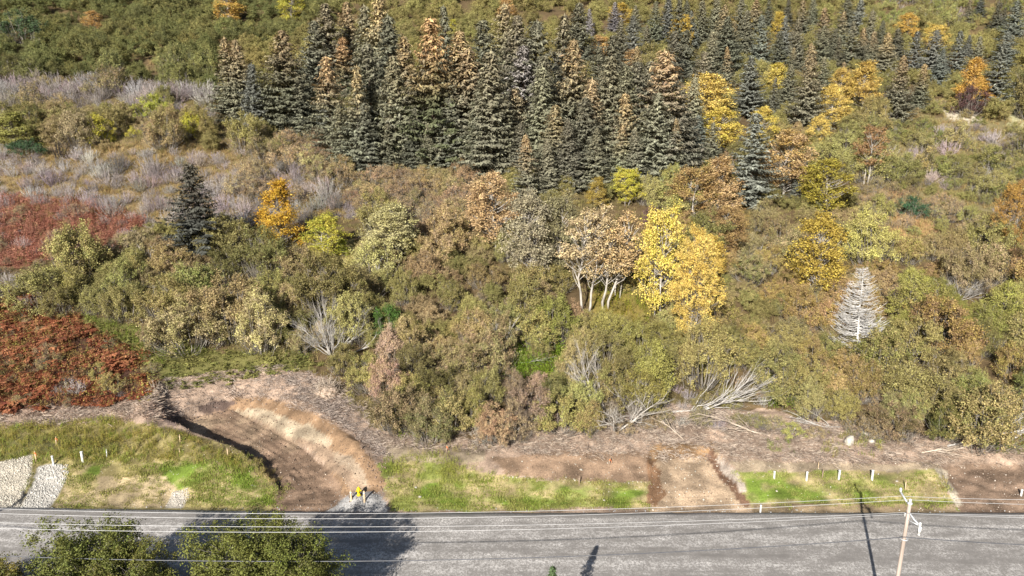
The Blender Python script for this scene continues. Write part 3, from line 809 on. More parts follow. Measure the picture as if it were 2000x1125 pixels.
# the lone dark spruce on the left
def lone(bx, ty, by, var, wide, label, c1, c2, cn=0., name='spruce_tree', cat='tree', tilt=(0, 0)):
    B = ghit(bx, by); T = at_y(bx, ty, B[1]); h = T[2] - B[2]
    sz = h / var['H']
    place_tree(var, (B[0], B[1], B[2] - .1), rng.uniform(0, 6.28), sz * wide, sz, name, label, cat, c1, c2, None, cn, tilt)
    occupied.append((B[0], B[1], var['R'] * sz * wide * .5)); front.append((bx, ty, by, (by - ty) * .25))
    return B
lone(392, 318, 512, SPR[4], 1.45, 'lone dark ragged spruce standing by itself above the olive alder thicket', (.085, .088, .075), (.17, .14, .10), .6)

# broadleaf trees: base x, top y, base y, family, width factor, colour, second colour, label
GOLD, GOLD2 = (.63, .45, .12), (.68, .52, .16)
ORNG, PEACH, RUST = (.58, .34, .10), (.54, .38, .21), (.40, .26, .13)
YEL, YGRN, PALE = (.58, .48, .09), (.42, .42, .08), (.50, .45, .20)
OLIV = (.20, .17, .05)
TREES = [
 (448, -30, 48, 'B', 1.3, ORNG, GOLD, 'orange birch in the far green thicket, rising out of the hill top'),
 (188, 18, 62, 'B', 1.5, PEACH, ORNG, 'small peach-orange round tree alone in the far green alder thicket'),
 (568, -20, 46, 'B', 1.2, YGRN, YEL, 'yellow-green tree at the far end of the spruce stand'),
 (549, 350, 492, 'B', 1.15, (.50, .27, .03), (.52, .33, .05), 'slender orange birch with white trunk beside the lone dark spruce'),
 (966, 332, 490, 'B', 1.25, PEACH, RUST, 'peach thin-leaved birch below the front edge of the spruce stand'),
 (1040, 360, 560, 'B', .95, (.28, .25, .17), (.36, .31, .20), 'grey-olive thin-leaved birch with pale forked trunk above the centre thicket'),
 (1086, 372, 545, 'B', .8, (.26, .23, .12), (.20, .18, .10), 'olive-grey birch with straight white trunk next to the forked one'),
 (1140, 392, 612, 'O', 1.15, (.54, .42, .24), (.44, .34, .2), 'tall peach-topped birch with bare white trunk at the shaded hollow'),
 (1176, 405, 606, 'O', 1.25, (.60, .42, .20), (.5, .36, .2), 'orange-topped birch with several white trunks leaning at the hollow'),
 (1206, 430, 582, 'O', 1.0, (.60, .43, .18), (.45, .33, .18), 'smaller orange-topped birch with thin trunk behind the leaning one'),
 (1280, 394, 618, 'B', .72, YEL, GOLD2, 'tall narrow bright yellow birch beside the big golden cottonwood'),
 (1345, 438, 672, 'G', .82, GOLD2, (.58, .39, .09), 'big golden cottonwood with stout grey trunk, the largest yellow tree'),
 (1380, 455, 560, 'B', 1.1, (.42, .27, .05), GOLD, 'dull gold tree behind the shoulder of the big golden cottonwood'),
 (1598, 405, 592, 'B', 1.05, (.38, .27, .05), (.42, .31, .07), 'dull yellow birch with exposed white trunk behind the bleached dead spruce'),
 (1226, 324, 402, 'B', 1.35, (.46, .44, .06), YEL, 'lime yellow tree at the foot of the spruce stand'),
 (1165, 345, 410, 'B', 1.3, (.40, .28, .06), (.34, .26, .08), 'dull gold tree beside the lime yellow tree'),
 (1372, 140, 262, 'B', 1.5, GOLD, GOLD2, 'large golden birch clump at the field side of the spruce stand, upper crown'),
 (1398, 205, 300, 'B', 1.5, YEL, GOLD, 'bright yellow birch below the large golden clump'),
 (1345, 185, 280, 'B', 1.2, GOLD, GOLD2, 'golden birch on the pit-side flank of the large golden clump'),
 (1516, 122, 195, 'B', 1.5, GOLD2, YEL, 'round golden birch between two blue-grey spruces'),
 (1490, 205, 292, 'B', 1.0, GOLD, YEL, 'narrow golden birch beside a blue-grey spruce'),
 (1622, 160, 252, 'B', 1.2, GOLD, GOLD2, 'tall golden birch beside a dark leaning spruce'),
 (1594, 222, 290, 'B', 1.0, GOLD2, GOLD, 'short golden birch in front of the tall golden birch'),
 (1682, 118, 216, 'B', 1.3, GOLD, (.46, .31, .1), 'golden birch standing alone beside the spruce stand'),
 (1640, 130, 210, 'B', 1.0, (.40, .27, .09), GOLD, 'brownish gold thin birch behind the golden birches'),
 (1772, 22, 80, 'B', 1.3, ORNG, GOLD, 'small bright orange birch among the far spruces'),
 (1825, 44, 105, 'B', 1.3, GOLD, GOLD2, 'small round golden birch among the far blue spruces'),
 (1896, 112, 216, 'B', 1.0, ORNG, (.48, .28, .06), 'orange birch over a dark purple shrub beside the track'),
 (1330, 26, 108, 'B', 1.0, (.46, .30, .05), GOLD, 'gold birch squeezed between dark far spruces'),
 (1308, 92, 155, 'B', 1.2, (.44, .36, .12), PEACH, 'pale gold birch at the foot of far spruces'),
 (1442, 26, 85, 'B', 1.3, (.44, .31, .08), GOLD, 'pale gold birch in the gap of the far spruces'),
 (1520, 22, 75, 'B', 1.2, (.44, .34, .06), GOLD, 'yellowish far birch beside the gap in the spruces'),
 (1214, 4, 58, 'B', 1.6, (.44, .31, .06), GOLD, 'wide gold birch on the crest above the pale dying spruce'),
 (1166, 66, 125, 'B', 1.6, PEACH, ORNG, 'wide peach birch below the pale dying spruce'),
 (1232, 92, 150, 'B', 1.3, (.40, .25, .11), PEACH, 'rusty peach birch below the wide gold birch'),
 (990, -10, 40, 'B', 1.3, PEACH, ORNG, 'small peach birch on the far crest'),
 (886, 36, 70, 'B', 1.2, YGRN, YEL, 'small lime birch peeping between spruce tops'),
 (1530, 246, 385, 'B', 1.5, (.40, .26, .08), PEACH, 'peach-gold birch with white forked trunk beside the big blue spruce'),
 (1505, 285, 375, 'B', 1.1, (.36, .22, .11), PEACH, 'thin rusty birch beside the white forked trunk'),
 (1688, 236, 362, 'O', 1.3, (.36, .21, .09), (.30, .18, .1), 'orange-brown birch with white crooked trunk at the edge of the open field'),
 (1612, 306, 425, 'B', 1.6, (.36, .29, .05), (.30, .25, .05), 'wide olive-gold tree above the dull yellow birch'),
 (1975, 345, 510, 'G', .9, (.42, .25, .06), (.34, .2, .08), 'gold-orange tree standing in the shaded gully at the field edge'),
 (1345, 320, 430, 'B', 1.6, (.34, .24, .08), RUST, 'wide rusty olive tree at the field-side foot of the spruce stand'),
 (1400, 306, 430, 'B', 1.6, (.36, .22, .08), PEACH, 'wide rusty peach tree beside the big blue spruce'),
 (1415, 400, 500, 'B', 1.5, (.30, .19, .09), (.36, .24, .1), 'brownish peach thin tree below the big blue spruce'),
 (1268, 398, 455, 'B', 1.2, (.16, .09, .10), (.2, .12, .1), 'dark purple-leaved small tree behind the narrow yellow birch'),
 (640, 415, 505, 'B', 1.6, (.40, .40, .06), YEL, 'bright yellow-green willow bush on the dry grass by the orange birch'),
 (668, 465, 500, 'B', 1.5, (.36, .4, .05), YGRN, 'low lime bush at the foot of the yellow-green willow bush'),
 (768, 394, 510, 'B', 1.7, PALE, (.40, .36, .20), 'pale straw-yellow wide willow beside the centre thicket'),
 (735, 470, 540, 'S', 1.0, (.40, .38, .14), PALE, 'pale yellow bush under the straw-yellow willow'),
 (190, 226, 282, 'S', .9, (.36, .34, .03), YEL, 'bright yellow bush in front of the far olive mounds'),
 (212, 256, 278, 'S', .9, YEL, YGRN, 'tiny bright yellow bush below the bright yellow bush'),
 (378, 212, 268, 'S', .9, (.38, .38, .04), YEL, 'lime yellow bush at the spruce end of the far olive mounds'),
 (262, 246, 268, 'S', .9, YEL, YGRN, 'tiny lime bush between the far olive mounds'),
 (302, 186, 236, 'S', 1.0, (.34, .36, .06), YGRN, 'yellow-green bush topping the second far olive mound'),
 (30, 218, 292, 'B', 1.9, (.30, .29, .08), (.34, .32, .1), 'pale olive round tree at the far end of the lavender shrub band'),
 (52, 268, 305, 'S', 1.2, (.06, .11, .05), (.05, .09, .04), 'dark blue-green bush below the pale olive round tree'),
 (755, 585, 655, 'S', .95, (.085, .16, .03), (.08, .14, .03), 'round fresh green bush amid the brown thicket'),
 (50, 20, 90, 'S', 1.2, (.07, .11, .05), (.06, .09, .04), 'dark green bush in a shaded dip of the far thicket'),
 (1775, 385, 425, 'S', 1.1, (.06, .13, .06), (.05, .1, .05), 'blue-green bush beside the orange grass patch'),
 (1890, 170, 225, 'S', .9, (.09, .05, .05), (.12, .06, .05), 'dark purple shrub under the orange birch by the track'),
]
marks = []
FAM = {'B': BRC, 'O': OPN, 'G': BIG, 'S': SHR}
for i, (bx, ty, by, fm, wd, c1, c2, lab) in enumerate(TREES):
    B = ghit(bx, by); T = at_y(bx, ty, B[1]); h = max(1.0, T[2] - B[2])
    v = FAM[fm][i % len(FAM[fm])]
    sz = h / v['H']
    bush = fm == 'S'
    place_tree(v, (B[0], B[1], B[2] - .1), rng.uniform(0, 6.28), sz * wd * (1.0 if bush or fm == 'G' else 1.42 if by < 330 else 1.22), sz, 'bush' if bush else 'broadleaf_tree', lab, 'bush' if bush else 'tree', c1, c2, None, 0,
               crown_name='foliage' if bush else 'crown', trunk_name='stems' if bush else 'trunk')
    occupied.append((B[0], B[1], v['R'] * sz * wd * (.6 if bush else .3))); front.append((bx, ty, by, (by - ty) * .25 * wd))
    marks.append((B[0], B[1], lab))

# ---------------------------------------------------------------- shrub thickets
OL, OG, BRW, RS, DG, GRN = (.31, .26, .105), (.25, .23, .08), (.34, .25, .145), (.36, .235, .13), (.12, .13, .05), (.19, .22, .06)
TANL = (.40, .31, .16); LAV = (.37, .32, .31); GRY = (.43, .385, .365); PUR = (.31, .24, .23); WHT = (.5, .47, .44)
# outline in the photograph (crown centre), spacing factor, size factor, kinds: (family, colour, second colour, weight), label stem
S_ZONES = [
 ('hill', [(-900, -400), (2900, -400), (2900, 330), (1800, 400), (-900, 400)], 1.0, 1.05, [('L', OG, OL, 6), ('S', OL, BRW, 2), ('T', BRW, OL, 1)], 'on the upper hillside'),
 ('farleft', [(-400, -200), (640, -200), (640, 60), (430, 90), (415, 240), (250, 175), (-400, 140)], .85, 1.1, [('L', (.20, .20, .07), DG, 8), ('L', OG, DG, 6), ('L', DG, OG, 6), ('S', OL, BRW, 1), ('T', BRW, OL, 2)], 'in the far green thicket'),
 ('farright', [(1660, -200), (2300, -200), (2300, 60), (1900, 60), (1700, 40)], .9, .9, [('S', (.28, .28, .10), OL, 4), ('S', GRN, OL, 2), ('B', GRY, GRY, 1)], 'on the bright far slope'),
 ('lavband', [(-300, 140), (250, 158), (420, 180), (420, 222), (330, 195), (240, 216), (-300, 218)], .55, 1.1, [('B', LAV, GRY, 6), ('T', OL, BRW, 1)], 'in the lavender shrub band'),
 ('mounds', [(75, 222), (180, 212), (280, 195), (370, 212), (415, 250), (330, 285), (80, 292)], .8, 1.1, [('L', OG, OL, 5), ('L', OL, BRW, 4), ('T', BRW, OL, 1)], 'in the far olive mounds'),
 ('field', [(-300, 290), (420, 280), (640, 290), (700, 420), (520, 430), (260, 425), (-300, 385)], .9, .85, [('B', LAV, GRY, 8), ('B', GRY, LAV, 4), ('T', BRW, TANL, 1)], 'in the lavender and straw field'),
 ('midband', [(480, 262), (680, 255), (980, 330), (990, 430), (720, 420), (620, 330), (500, 300)], .85, .85, [('S', OL, BRW, 3), ('T', BRW, RS, 4), ('S', BRW, OL, 2)], 'below the spruce stand'),
 ('redtop', [(-300, 380), (200, 400), (280, 430), (230, 470), (60, 520), (-300, 530)], 4.0, .6, [('T', RS, BRW, 1), ('B', LAV, GRY, 1)], 'at the red fern field'),
 ('alder', [(72, 560), (200, 490), (340, 430), (480, 470), (560, 480), (720, 540), (720, 640), (560, 680), (400, 680), (240, 630), (80, 605)], .78, 1.05, [('L', OL, BRW, 10), ('L', OG, OL, 9), ('L', BRW, OL, 5), ('S', OG, OL, 1), ('B', GRY, PUR, 1), ('T', BRW, OL, 1)], 'in the alder thicket above the red ferns'),
 ('greygap', [(-300, 530), (70, 525), (70, 575), (-300, 580)], 1.0, .8, [('B', GRY, WHT, 5), ('T', OL, GRY, 1)], 'between the two red fern slopes'),
 ('fernslope', [(-300, 580), (80, 610), (250, 690), (280, 790), (-300, 810)], 5., .45, [('T', RS, BRW, 2), ('T', OL, BRW, 2), ('B', LAV, GRY, 1), ('S', (.25, .22, .07), OL, 1)], 'on the dark red fern slope'),
 ('greenstrip', [(160, 620), (400, 690), (570, 690), (600, 720), (330, 765), (250, 700)], 5.0, .35, [('S', (.28, .28, .08), OL, 2), ('T', OL, TANL, 1)], 'in the green strip under the alder thicket'),
 ('drygrass', [(560, 480), (720, 480), (715, 545), (600, 520)], 6.0, .5, [('T', TANL, OL, 1)], 'in the dry grass by the orange birch'),
 ('centre', [(720, 420), (1000, 440), (1120, 560), (1140, 660), (1050, 700), (720, 680), (700, 560)], .80, .95, [('L', OL, BRW, 7), ('T', BRW, RS, 2), ('L', OG, OL, 6), ('T', (.34, .24, .15), BRW, 2), ('L', BRW, RS, 5), ('B', GRY, PUR, 1)], 'in the brown and olive thicket above the clearing'),
 ('centrelow', [(660, 680), (1060, 690), (1180, 740), (1200, 820), (1000, 850), (780, 850), (680, 780)], .62, 1.05, [('L', OL, BRW, 6), ('T', BRW, PUR, 3), ('L', OG, OL, 4), ('B', (.36, .285, .24), LAV, 4), ('L', (.33, .235, .18), BRW, 6), ('T', (.32, .24, .15), OL, 2), ('L', RS, BRW, 3)], 'at the torn edge of the clearing'),
 ('centreright', [(1060, 620), (1320, 620), (1330, 760), (1260, 790), (1120, 720)], .72, .95, [('L', OG, OL, 8), ('L', (.28, .25, .07), OG, 6), ('S', OL, OG, 2), ('T', BRW, OL, 1)], 'in the olive thicket below the golden cottonwood'),
 ('hollow', [(1110, 500), (1260, 500), (1280, 610), (1150, 620)], 3.0, .6, [('S', (.32, .26, .08), OL, 1)], 'in the shaded birch hollow'),
 ('rightmass', [(1320, 430), (1700, 420), (1830, 470), (2400, 470), (2400, 870), (1900, 880), (1700, 850), (1520, 830), (1330, 800)], .82, .85, [('L', OL, BRW, 10), ('T', BRW, RS, 2), ('L', (.31, .24, .075), RS, 7), ('L', OG, OL, 8), ('T', RS, BRW, 1), ('S', OL, BRW, 2), ('B', PUR, LAV, 1)], 'in the rust and olive thicket round the dead spruce'),
 ('rightfoot', [(1180, 790), (1330, 790), (1520, 800), (1700, 815), (1800, 830), (1830, 870), (1600, 850), (1400, 840), (1200, 850)], .75, .55, [('B', LAV, TANL, 4), ('T', BRW, TANL, 3), ('T', (.34, .24, .15), OL, 2), ('S', (.28, .28, .08), OL, 1)], 'in the broken brush at the edge of the clearing'),
 ('alderfall', [(1275, 725), (1500, 735), (1505, 830), (1275, 830)], 1.6, .8, [('T', (.34, .27, .18), OL, 2), ('B', LAV, TANL, 1), ('T', OL, OG, 1)], 'round the fallen white alder'),
 ('rightgreen', [(1700, 560), (1830, 540), (2000, 600), (2400, 600), (2400, 680), (1760, 640)], .8, .95, [('L', (.26, .25, .06), OG, 4), ('S', OG, GRN, 1)], 'in the green patch beside the dead spruce'),
 ('rightlow', [(1780, 740), (2400, 740), (2400, 890), (1860, 870), (1780, 830)], .75, .9, [('L', OG, GRN, 6), ('L', OL, OG, 4), ('T', BRW, OL, 1)], 'in the green thicket over the dark earth cutting'),
 ('open', [(1760, 225), (2300, 225), (2300, 420), (1900, 400), (1800, 350), (1700, 290)], 1.0, .75, [('B', LAV, PUR, 4), ('S', (.25, .24, .09), OL, 3), ('S', OG, GRN, 2), ('T', BRW, OL, 1)], 'in the open field below the track'),
 ('openlow', [(1640, 330), (1900, 360), (1930, 470), (1830, 470), (1700, 430)], 1.2, .65, [('S', (.29, .28, .09), OL, 3), ('T', RS, TANL, 2), ('T', TANL, OL, 2)], 'round the orange grass patch'),
]
cx, cy, cs, cf = [], [], [], []
cand = []
for y0, y1, st in ((58, 84, 1.75), (84, 118, 2.3), (118, 175, 3.3), (175, 335, 5.2)):
    y = y0
    while y < y1:
        hw = y * .80 + 10
        n = int(2 * hw / st)
        for i in range(n):
            cand.append((-hw + (i + rng.random()) * st, y + (rng.random() - .5) * st * .9, st))
        y += st * .92
cand = np.array(cand)
zc = ground_z(cand[:, 0], cand[:, 1])
RAD = {'S': 2.5, 'T': 2.3, 'B': 1.8, 'L': 2.8}
FAMI = {'L': LRG, 'S': SHR, 'T': BRN, 'B': BAR}
CNAME = {}
def cword(c):
    t = {OL: 'olive', OG: 'olive green', BRW: 'brown', RS: 'rust red', DG: 'dark green', GRN: 'green', TANL: 'tan', LAV: 'lavender grey', GRY: 'grey', PUR: 'purplish', WHT: 'white'}
    return t.get(c) or ('yellow-green' if c[1] > c[0] * .92 else ('golden olive' if c[0] < .21 else 'warm brown'))
FAMW = {'L': ('domed shrub', 'shrub'), 'S': ('leafy shrub', 'shrub'), 'T': ('twiggy thin-leaved shrub', 'shrub'), 'B': ('bare leafless shrub', 'shrub')}
occ = np.array(occupied); fr = np.array(front, float)
plants = []; bigs = []
order = rng.permutation(len(cand))
keepout = [(x, y) for x, y in []]
CLEAR_PX = [(-400, 800), (200, 795), (290, 765), (330, 735), (540, 712), (640, 735), (730, 835), (820, 866), (1000, 866), (1200, 858), (1300, 838), (1500, 846), (1640, 862), (1800, 884), (2500, 905), (2500, 1300), (-400, 1300)]
for i in order:
    x, y, st = cand[i]; z = zc[i]
    bpx, bpyy, dep = project(x, y, z)
    if not (-160 < bpx < 2160) or bpyy < -260: continue
    if inpoly(bpx, bpyy, CLEAR_PX): continue
    mpx, mpy, _ = project(x, y, z + 1.6)
    zone = None
    for zn in S_ZONES:
        if inpoly(mpx, mpy, zn[1]): zone = zn
    if zone is None: continue
    d2 = (occ[:, 0] - x) ** 2 + (occ[:, 1] - y) ** 2
    if (d2 < occ[:, 2] ** 2).any(): continue
    w = np.array([q[3] for q in zone[4]], float)
    nb = vnoise(x / 7, y / 7, 200)                                # neighbours tend to be alike
    j = int(np.searchsorted(np.cumsum(w) / w.sum(), np.clip(nb * .75 + rng.random() * .55 - .15, 0, .9999)))
    fm, c1, c2, _ = zone[4][j]
    sc = zone[3] * (.55 + .95 * rng.random() ** 1.8) * (st / 2.2) ** (.15 if fm == 'L' else .30)
    if fm == 'B': sc *= 1.15
    if zone[0] == 'alderfall': sc = min(sc, .5)
    if zone[0] == 'centrelow': sc = min(sc, .78)
    if fm == 'B' and any(q[0] == 'L' for q in zone[4]): sc *= 2.4
    if fm == 'L':
        sc = min(sc * 1.08, 1.3)
        if bigs:
            ba = np.array(bigs)
            if (np.hypot(ba[:, 0] - x, ba[:, 1] - y) < 1.42 * RAD['L'] * .5 * (ba[:, 2] + sc) * zone[2]).any(): continue
    else:
        if any(q[0] == 'L' for q in zone[4]): sc *= .52
        if rng.random() > min(.95, (st / (1.15 * RAD[fm] * sc)) ** 2 / zone[2] ** 1.3) * (.5 if any(q[0] == 'L' for q in zone[4]) else 1): continue
    tpx, tpy, _ = project(x, y, z + (4.9 if fm == 'L' else 2.2 if fm == 'B' else 3.6) * sc)
    hw_ = .8 * RAD[fm] * sc * FPX / dep
    near_t = (fr[:, 2] < bpyy) & (np.abs(fr[:, 0] - bpx) < fr[:, 3] + hw_ * .6)
    if near_t.any():
        lim = (fr[near_t, 2] - .22 * (fr[near_t, 2] - fr[near_t, 1])).max()
        if tpy < lim:
            sc *= max(0.0, (bpyy - lim) / (bpyy - tpy))
            if sc < .38: continue
    if fm == 'L': bigs.append((x, y, sc))
    plants.append((dep / sc, x, y, z, fm, c1, c2, sc, zone))
import re
_cut = re.compile(r' (?:with|in|at|right|left|below|above|behind|beside|among|between|on|by|rising|alone|standing|just|topping|amid|squeezed|peeping|under|over|next|leaning|of|the|without|poking|fanning)\b')
def short(l): return _cut.split(l)[0].rstrip(',')
_sh = [short(m[2]) for m in marks]
MARKS = [(m[0], m[1], q) for m, q in zip(marks, _sh) if _sh.count(q) == 1 and len(q.split()) <= 6]
def near_mark(x, y, lim):
    d = [math.hypot(m[0] - x, m[1] - y) for m in MARKS]
    k = int(np.argmin(d))
    return MARKS[k][2] if d[k] < lim else None
SPW = {'c': 'brown-coned spruce', 'o': 'orange-coned spruce', 'g': 'grey-green spruce', 'b': 'blue-grey spruce', 'd': 'dark spruce', 'p': 'bleached dying spruce'}
for (lk, h, B), o in zip(spr_obj, spr_made):
    nm_ = near_mark(B[0], B[1], 16.0)
    bx_, by_, _ = project(*B)
    where = ('near the ' + nm_) if nm_ else ('in the front row of the dense spruce stand' if by_ > 300 else 'in the middle of the dense spruce stand' if by_ > 190 else 'on the far upper slope')
    lab = ('tall ' if h > 21 else 'short ' if h < 12 else '') + SPW[lk] + ' ' + where
    o['label'] = lab; o['group'] = lab + ' set'
plants.sort(key=lambda q: q[0])
count = {'L': 0, 'S': 0, 'T': 0, 'B': 0}
mass = []
for ap, x, y, z, fm, c1, c2, sc, zone in plants:
    vs = FAMI[fm]; vi = int(rng.integers(len(vs)))
    if count[fm] < 280:
        count[fm] += 1
        nm_ = near_mark(x, y, 9.0)
        lab = ('large ' if sc > 1.05 else 'low ' if sc < .62 else '') + cword(c1) + ' ' + FAMW[fm][0] + ' ' + ('near the ' + nm_ if nm_ else zone[5])
        place_tree(vs[vi], (x, y, z - .12), rng.uniform(0, 6.28), sc * rng.uniform(.88, 1.15), sc * rng.uniform(.8, 1.1) * (1.12 if fm == 'L' else 1), {'L': 'domed_shrub', 'S': 'leafy_shrub', 'T': 'twiggy_shrub', 'B': 'bare_shrub'}[fm],
                   lab, 'shrub', jitc(c1, .27), jitc(c2, .24), lab + ' set', 0, (rng.normal() * .06, rng.normal() * .06), 'twigs' if fm == 'B' else 'foliage', 'stems')
    else:
        mass.append((x, y, z, fm, vi, sc, jitc(c1, .16), jitc(c2, .16)))
print('plants', len(plants), count, 'mass', len(mass))

# ---------------------------------------------------------------- masses: geometry nodes instancing for what nobody counts
def scatter(name, P, srcs, idx, rot, scl, tint, tint2, label, cat):
    """one object of kind stuff: copies of the source meshes on points"""
    n = len(P)
    me = bpy.data.meshes.new(name); me.vertices.add(n)
    me.vertices.foreach_set('co', np.ascontiguousarray(P, np.float32).ravel())
    def fa(k, t, v, f):
        a = me.attributes.new(k, t, 'POINT'); a.data.foreach_set(f, np.ascontiguousarray(v).ravel())
    fa('pick', 'INT', np.asarray(idx, np.int32), 'value')
    fa('rot', 'FLOAT_VECTOR', np.asarray(rot, np.float32), 'vector')
    fa('scl', 'FLOAT_VECTOR', np.asarray(scl, np.float32), 'vector')
    for k, t in (('tint', tint), ('tint2', tint2)):
        c = np.ones((n, 4), np.float32); c[:, :3] = t
        fa(k, 'FLOAT_COLOR', c, 'color')
    o = link(name, me)
    src = bpy.data.collections.new(name + '_sources')
    for q, m in enumerate(srcs):
        so = bpy.data.objects.new('%s_source_%02d' % (name, q), m); src.objects.link(so)
    ng = bpy.data.node_groups.new(name, 'GeometryNodeTree')
    ng.interface.new_socket('Geometry', in_out='INPUT', socket_type='NodeSocketGeometry')
    ng.interface.new_socket('Geometry', in_out='OUTPUT', socket_type='NodeSocketGeometry')
    N, L = ng.nodes, ng.links
    gi, go = N.new('NodeGroupInput'), N.new('NodeGroupOutput')
    ci = N.new('GeometryNodeCollectionInfo'); ci.inputs['Collection'].default_value = src
    ci.inputs['Separate Children'].default_value = True; ci.inputs['Reset Children'].default_value = True
    ip = N.new('GeometryNodeInstanceOnPoints'); ip.inputs['Pick Instance'].default_value = True
    def na(k, t):
        a = N.new('GeometryNodeInputNamedAttribute'); a.data_type = t; a.inputs['Name'].default_value = k; return a.outputs['Attribute']
    L.new(gi.outputs[0], ip.inputs['Points']); L.new(ci.outputs[0], ip.inputs['Instance'])
    L.new(na('pick', 'INT'), ip.inputs['Instance Index']); L.new(na('rot', 'FLOAT_VECTOR'), ip.inputs['Rotation']); L.new(na('scl', 'FLOAT_VECTOR'), ip.inputs['Scale'])
    L.new(ip.outputs[0], go.inputs[0])
    md = o.modifiers.new('scatter', 'NODES'); md.node_group = ng
    return tag(o, label, cat, None, 'stuff')

def inst_copy(me, mat):
    c = me.copy(); c.materials.clear(); c.materials.append(M[mat]); return c

if mass:
    srcs = [inst_copy(v['crown'], 'leaf_i') for v in SHR] + [inst_copy(v['crown'], 'leaf_i') for v in BRN] + [inst_copy(v['crown'], 'twig_i') for v in BAR] + [inst_copy(v['crown'], 'leaf_i') for v in LRG]
    off = {'S': 0, 'T': len(SHR), 'B': len(SHR) + len(BRN), 'L': len(SHR) + len(BRN) + len(BAR)}
    n = len(mass)
    scatter('far_thicket', np.array([(a[0], a[1], a[2] - .1) for a in mass]), srcs, [off[a[3]] + a[4] for a in mass],
            np.stack([rng.normal(size=n) * .05, rng.normal(size=n) * .05, rng.uniform(0, 6.28, n)], 1), np.array([(a[5] * 1.1, a[5] * 1.1, a[5]) for a in mass]),
            np.array([a[6] for a in mass]), np.array([a[7] for a in mass]), 'mass of small far shrubs covering the upper hillside', 'thicket')

def tuft(k, blades, H, spread, wid, lay=0.0, bend=.35):
    """tuft of bent blades"""
    g = np.random.default_rng(900 + k)
    V, T, v = [], [], []
    for i in range(blades):
        a = g.uniform(0, 6.283); b = g.normal(size=2) * spread * .35
        h = H * g.uniform(.55, 1.1); out = h * (g.uniform(.05, bend) + lay)
        d = np.array([math.cos(a), math.sin(a)]); s = np.array([-d[1], d[0]]) * wid * .5
        hh = h * (1 - .75 * min(lay, 1))
        p0 = np.array([*b, -.03]); p1 = np.array([*(b + d * out * .4), hh * .62]); p2 = np.array([*(b + d * out), hh])
        n = len(V) ; S3 = np.array([*s, 0])
        V += [p0 - S3, p0 + S3, p1 - S3 * .8, p1 + S3 * .8, p2]
        T += [(n, n + 1, n + 3), (n, n + 3, n + 2), (n + 2, n + 3, n + 4)]
        v += [g.random()] * 5
    V = np.array(V)
    return new_mesh('tuft', V, np.array(T), M['blade'], attrs={'v': np.array(v), 'c': np.array(v)[::-1].copy(), 't': V[:, 2] / H})

def fern(k, fronds=9, Lf=.85):
    """spreading fern / bracken crown: arching fronds with paired leaflets"""
    g = np.random.default_rng(950 + k)
    C, N, L, W, D, v = [], [], [], [], [], []
    for i in range(fronds):
        a = g.uniform(0, 6.283); d = np.array([math.cos(a), math.sin(a), 0]); sd = np.array([-d[1], d[0], 0])
        l = Lf * g.uniform(.7, 1.15); up = g.uniform(.35, .8); vb = g.random()
        for s in np.linspace(.15, 1, 7):
            p = d * l * s + np.array([0, 0, l * up * (s * 1.6 - 1.1 * s * s)])
            wl = .30 * l * (1.15 - s)
            for sg in (-1, 1):
                C.append(p + sd * sg * wl * .5); N.append(np.array([0, 0, 1.]) + d * .3 + g.normal(size=3) * .25); L.append(wl + .05); W.append(.09); D.append(sd * sg + d * .5 + g.normal(size=3) * .15 + np.array([0, 0, -.25])); v.append(np.clip(vb * .7 + g.random() * .35, 0, 1))
    V, Q, at = leafquads(np.array(C), np.array(N), np.array(L), np.array(W), np.array(v), np.array(v)[::-1].copy(), np.array(v), np.array(D))
    return new_mesh('fern', V, Q, M['blade'], attrs=at)

def forb(k, stalks=7, H=1.2):
    """upright leafy stalks"""
    g = np.random.default_rng(980 + k)
    C, N, L, W, D, v = [], [], [], [], [], []
    for i in range(stalks):
        b = g.normal(size=2) * .22; ln = g.normal(size=2) * .12; h = H * g.uniform(.6, 1.1); vb = g.random()
        for z in np.arange(.12, h, .11):
            a = g.uniform(0, 6.283); l = .20 * (1.2 - .8 * z / h)
            d = np.array([math.cos(a), math.sin(a), .25])
            C.append(np.array([*(b + ln * z), z]) + d * l * .5); N.append(np.array([0, 0, 1.]) + g.normal(size=3) * .4); L.append(l); W.append(.07); D.append(d); v.append(np.clip(vb * .6 + g.random() * .4, 0, 1))
    V, Q, at = leafquads(np.array(C), np.array(N), np.array(L), np.array(W), np.array(v), np.array(v)[::-1].copy(), np.array(v), np.array(D))
    return new_mesh('forb', V, Q, M['blade'], attrs=at)

def litter(k, n=16, l=.5):
    """flat-lying dead straws and twigs"""
    g = np.random.default_rng(990 + k)
    V, T, v = [], [], []
    for i in range(n):
        a = g.uniform(0, 6.283); b = g.normal(size=3) * np.array([.25, .25, .03]); d = np.array([math.cos(a), math.sin(a), g.normal() * .22]) * l * g.uniform(.5, 1.3); s = np.array([-d[1], d[0], 0]); s = s / np.linalg.norm(s) * .014
        q = len(V); b[2] = abs(b[2]) + .03
        V += [b - s, b + s, b + d * .5 + np.array([0, 0, .03]) + s, b + d]; T += [(q, q + 1, q + 2), (q, q + 2, q + 3)]; v += [g.random()] * 4
    V = np.array(V)
    return new_mesh('litter', V, np.array(T), M['blade'], attrs={'v': np.array(v), 'c': np.array(v)[::-1].copy(), 't': np.array(v)})

GR = [tuft(k, 22, .62, .5, .022) for k in range(3)] + [tuft(5 + k, 22, .8, .6, .024, .5, .6) for k in range(2)]
LAWN = [tuft(10 + k, 22, .13, .42, .022, .15) for k in range(3)]
FERN = [fern(k) for k in range(3)]
FORB = [forb(k) for k in range(3)]
LIT = [litter(k) for k in range(3)]

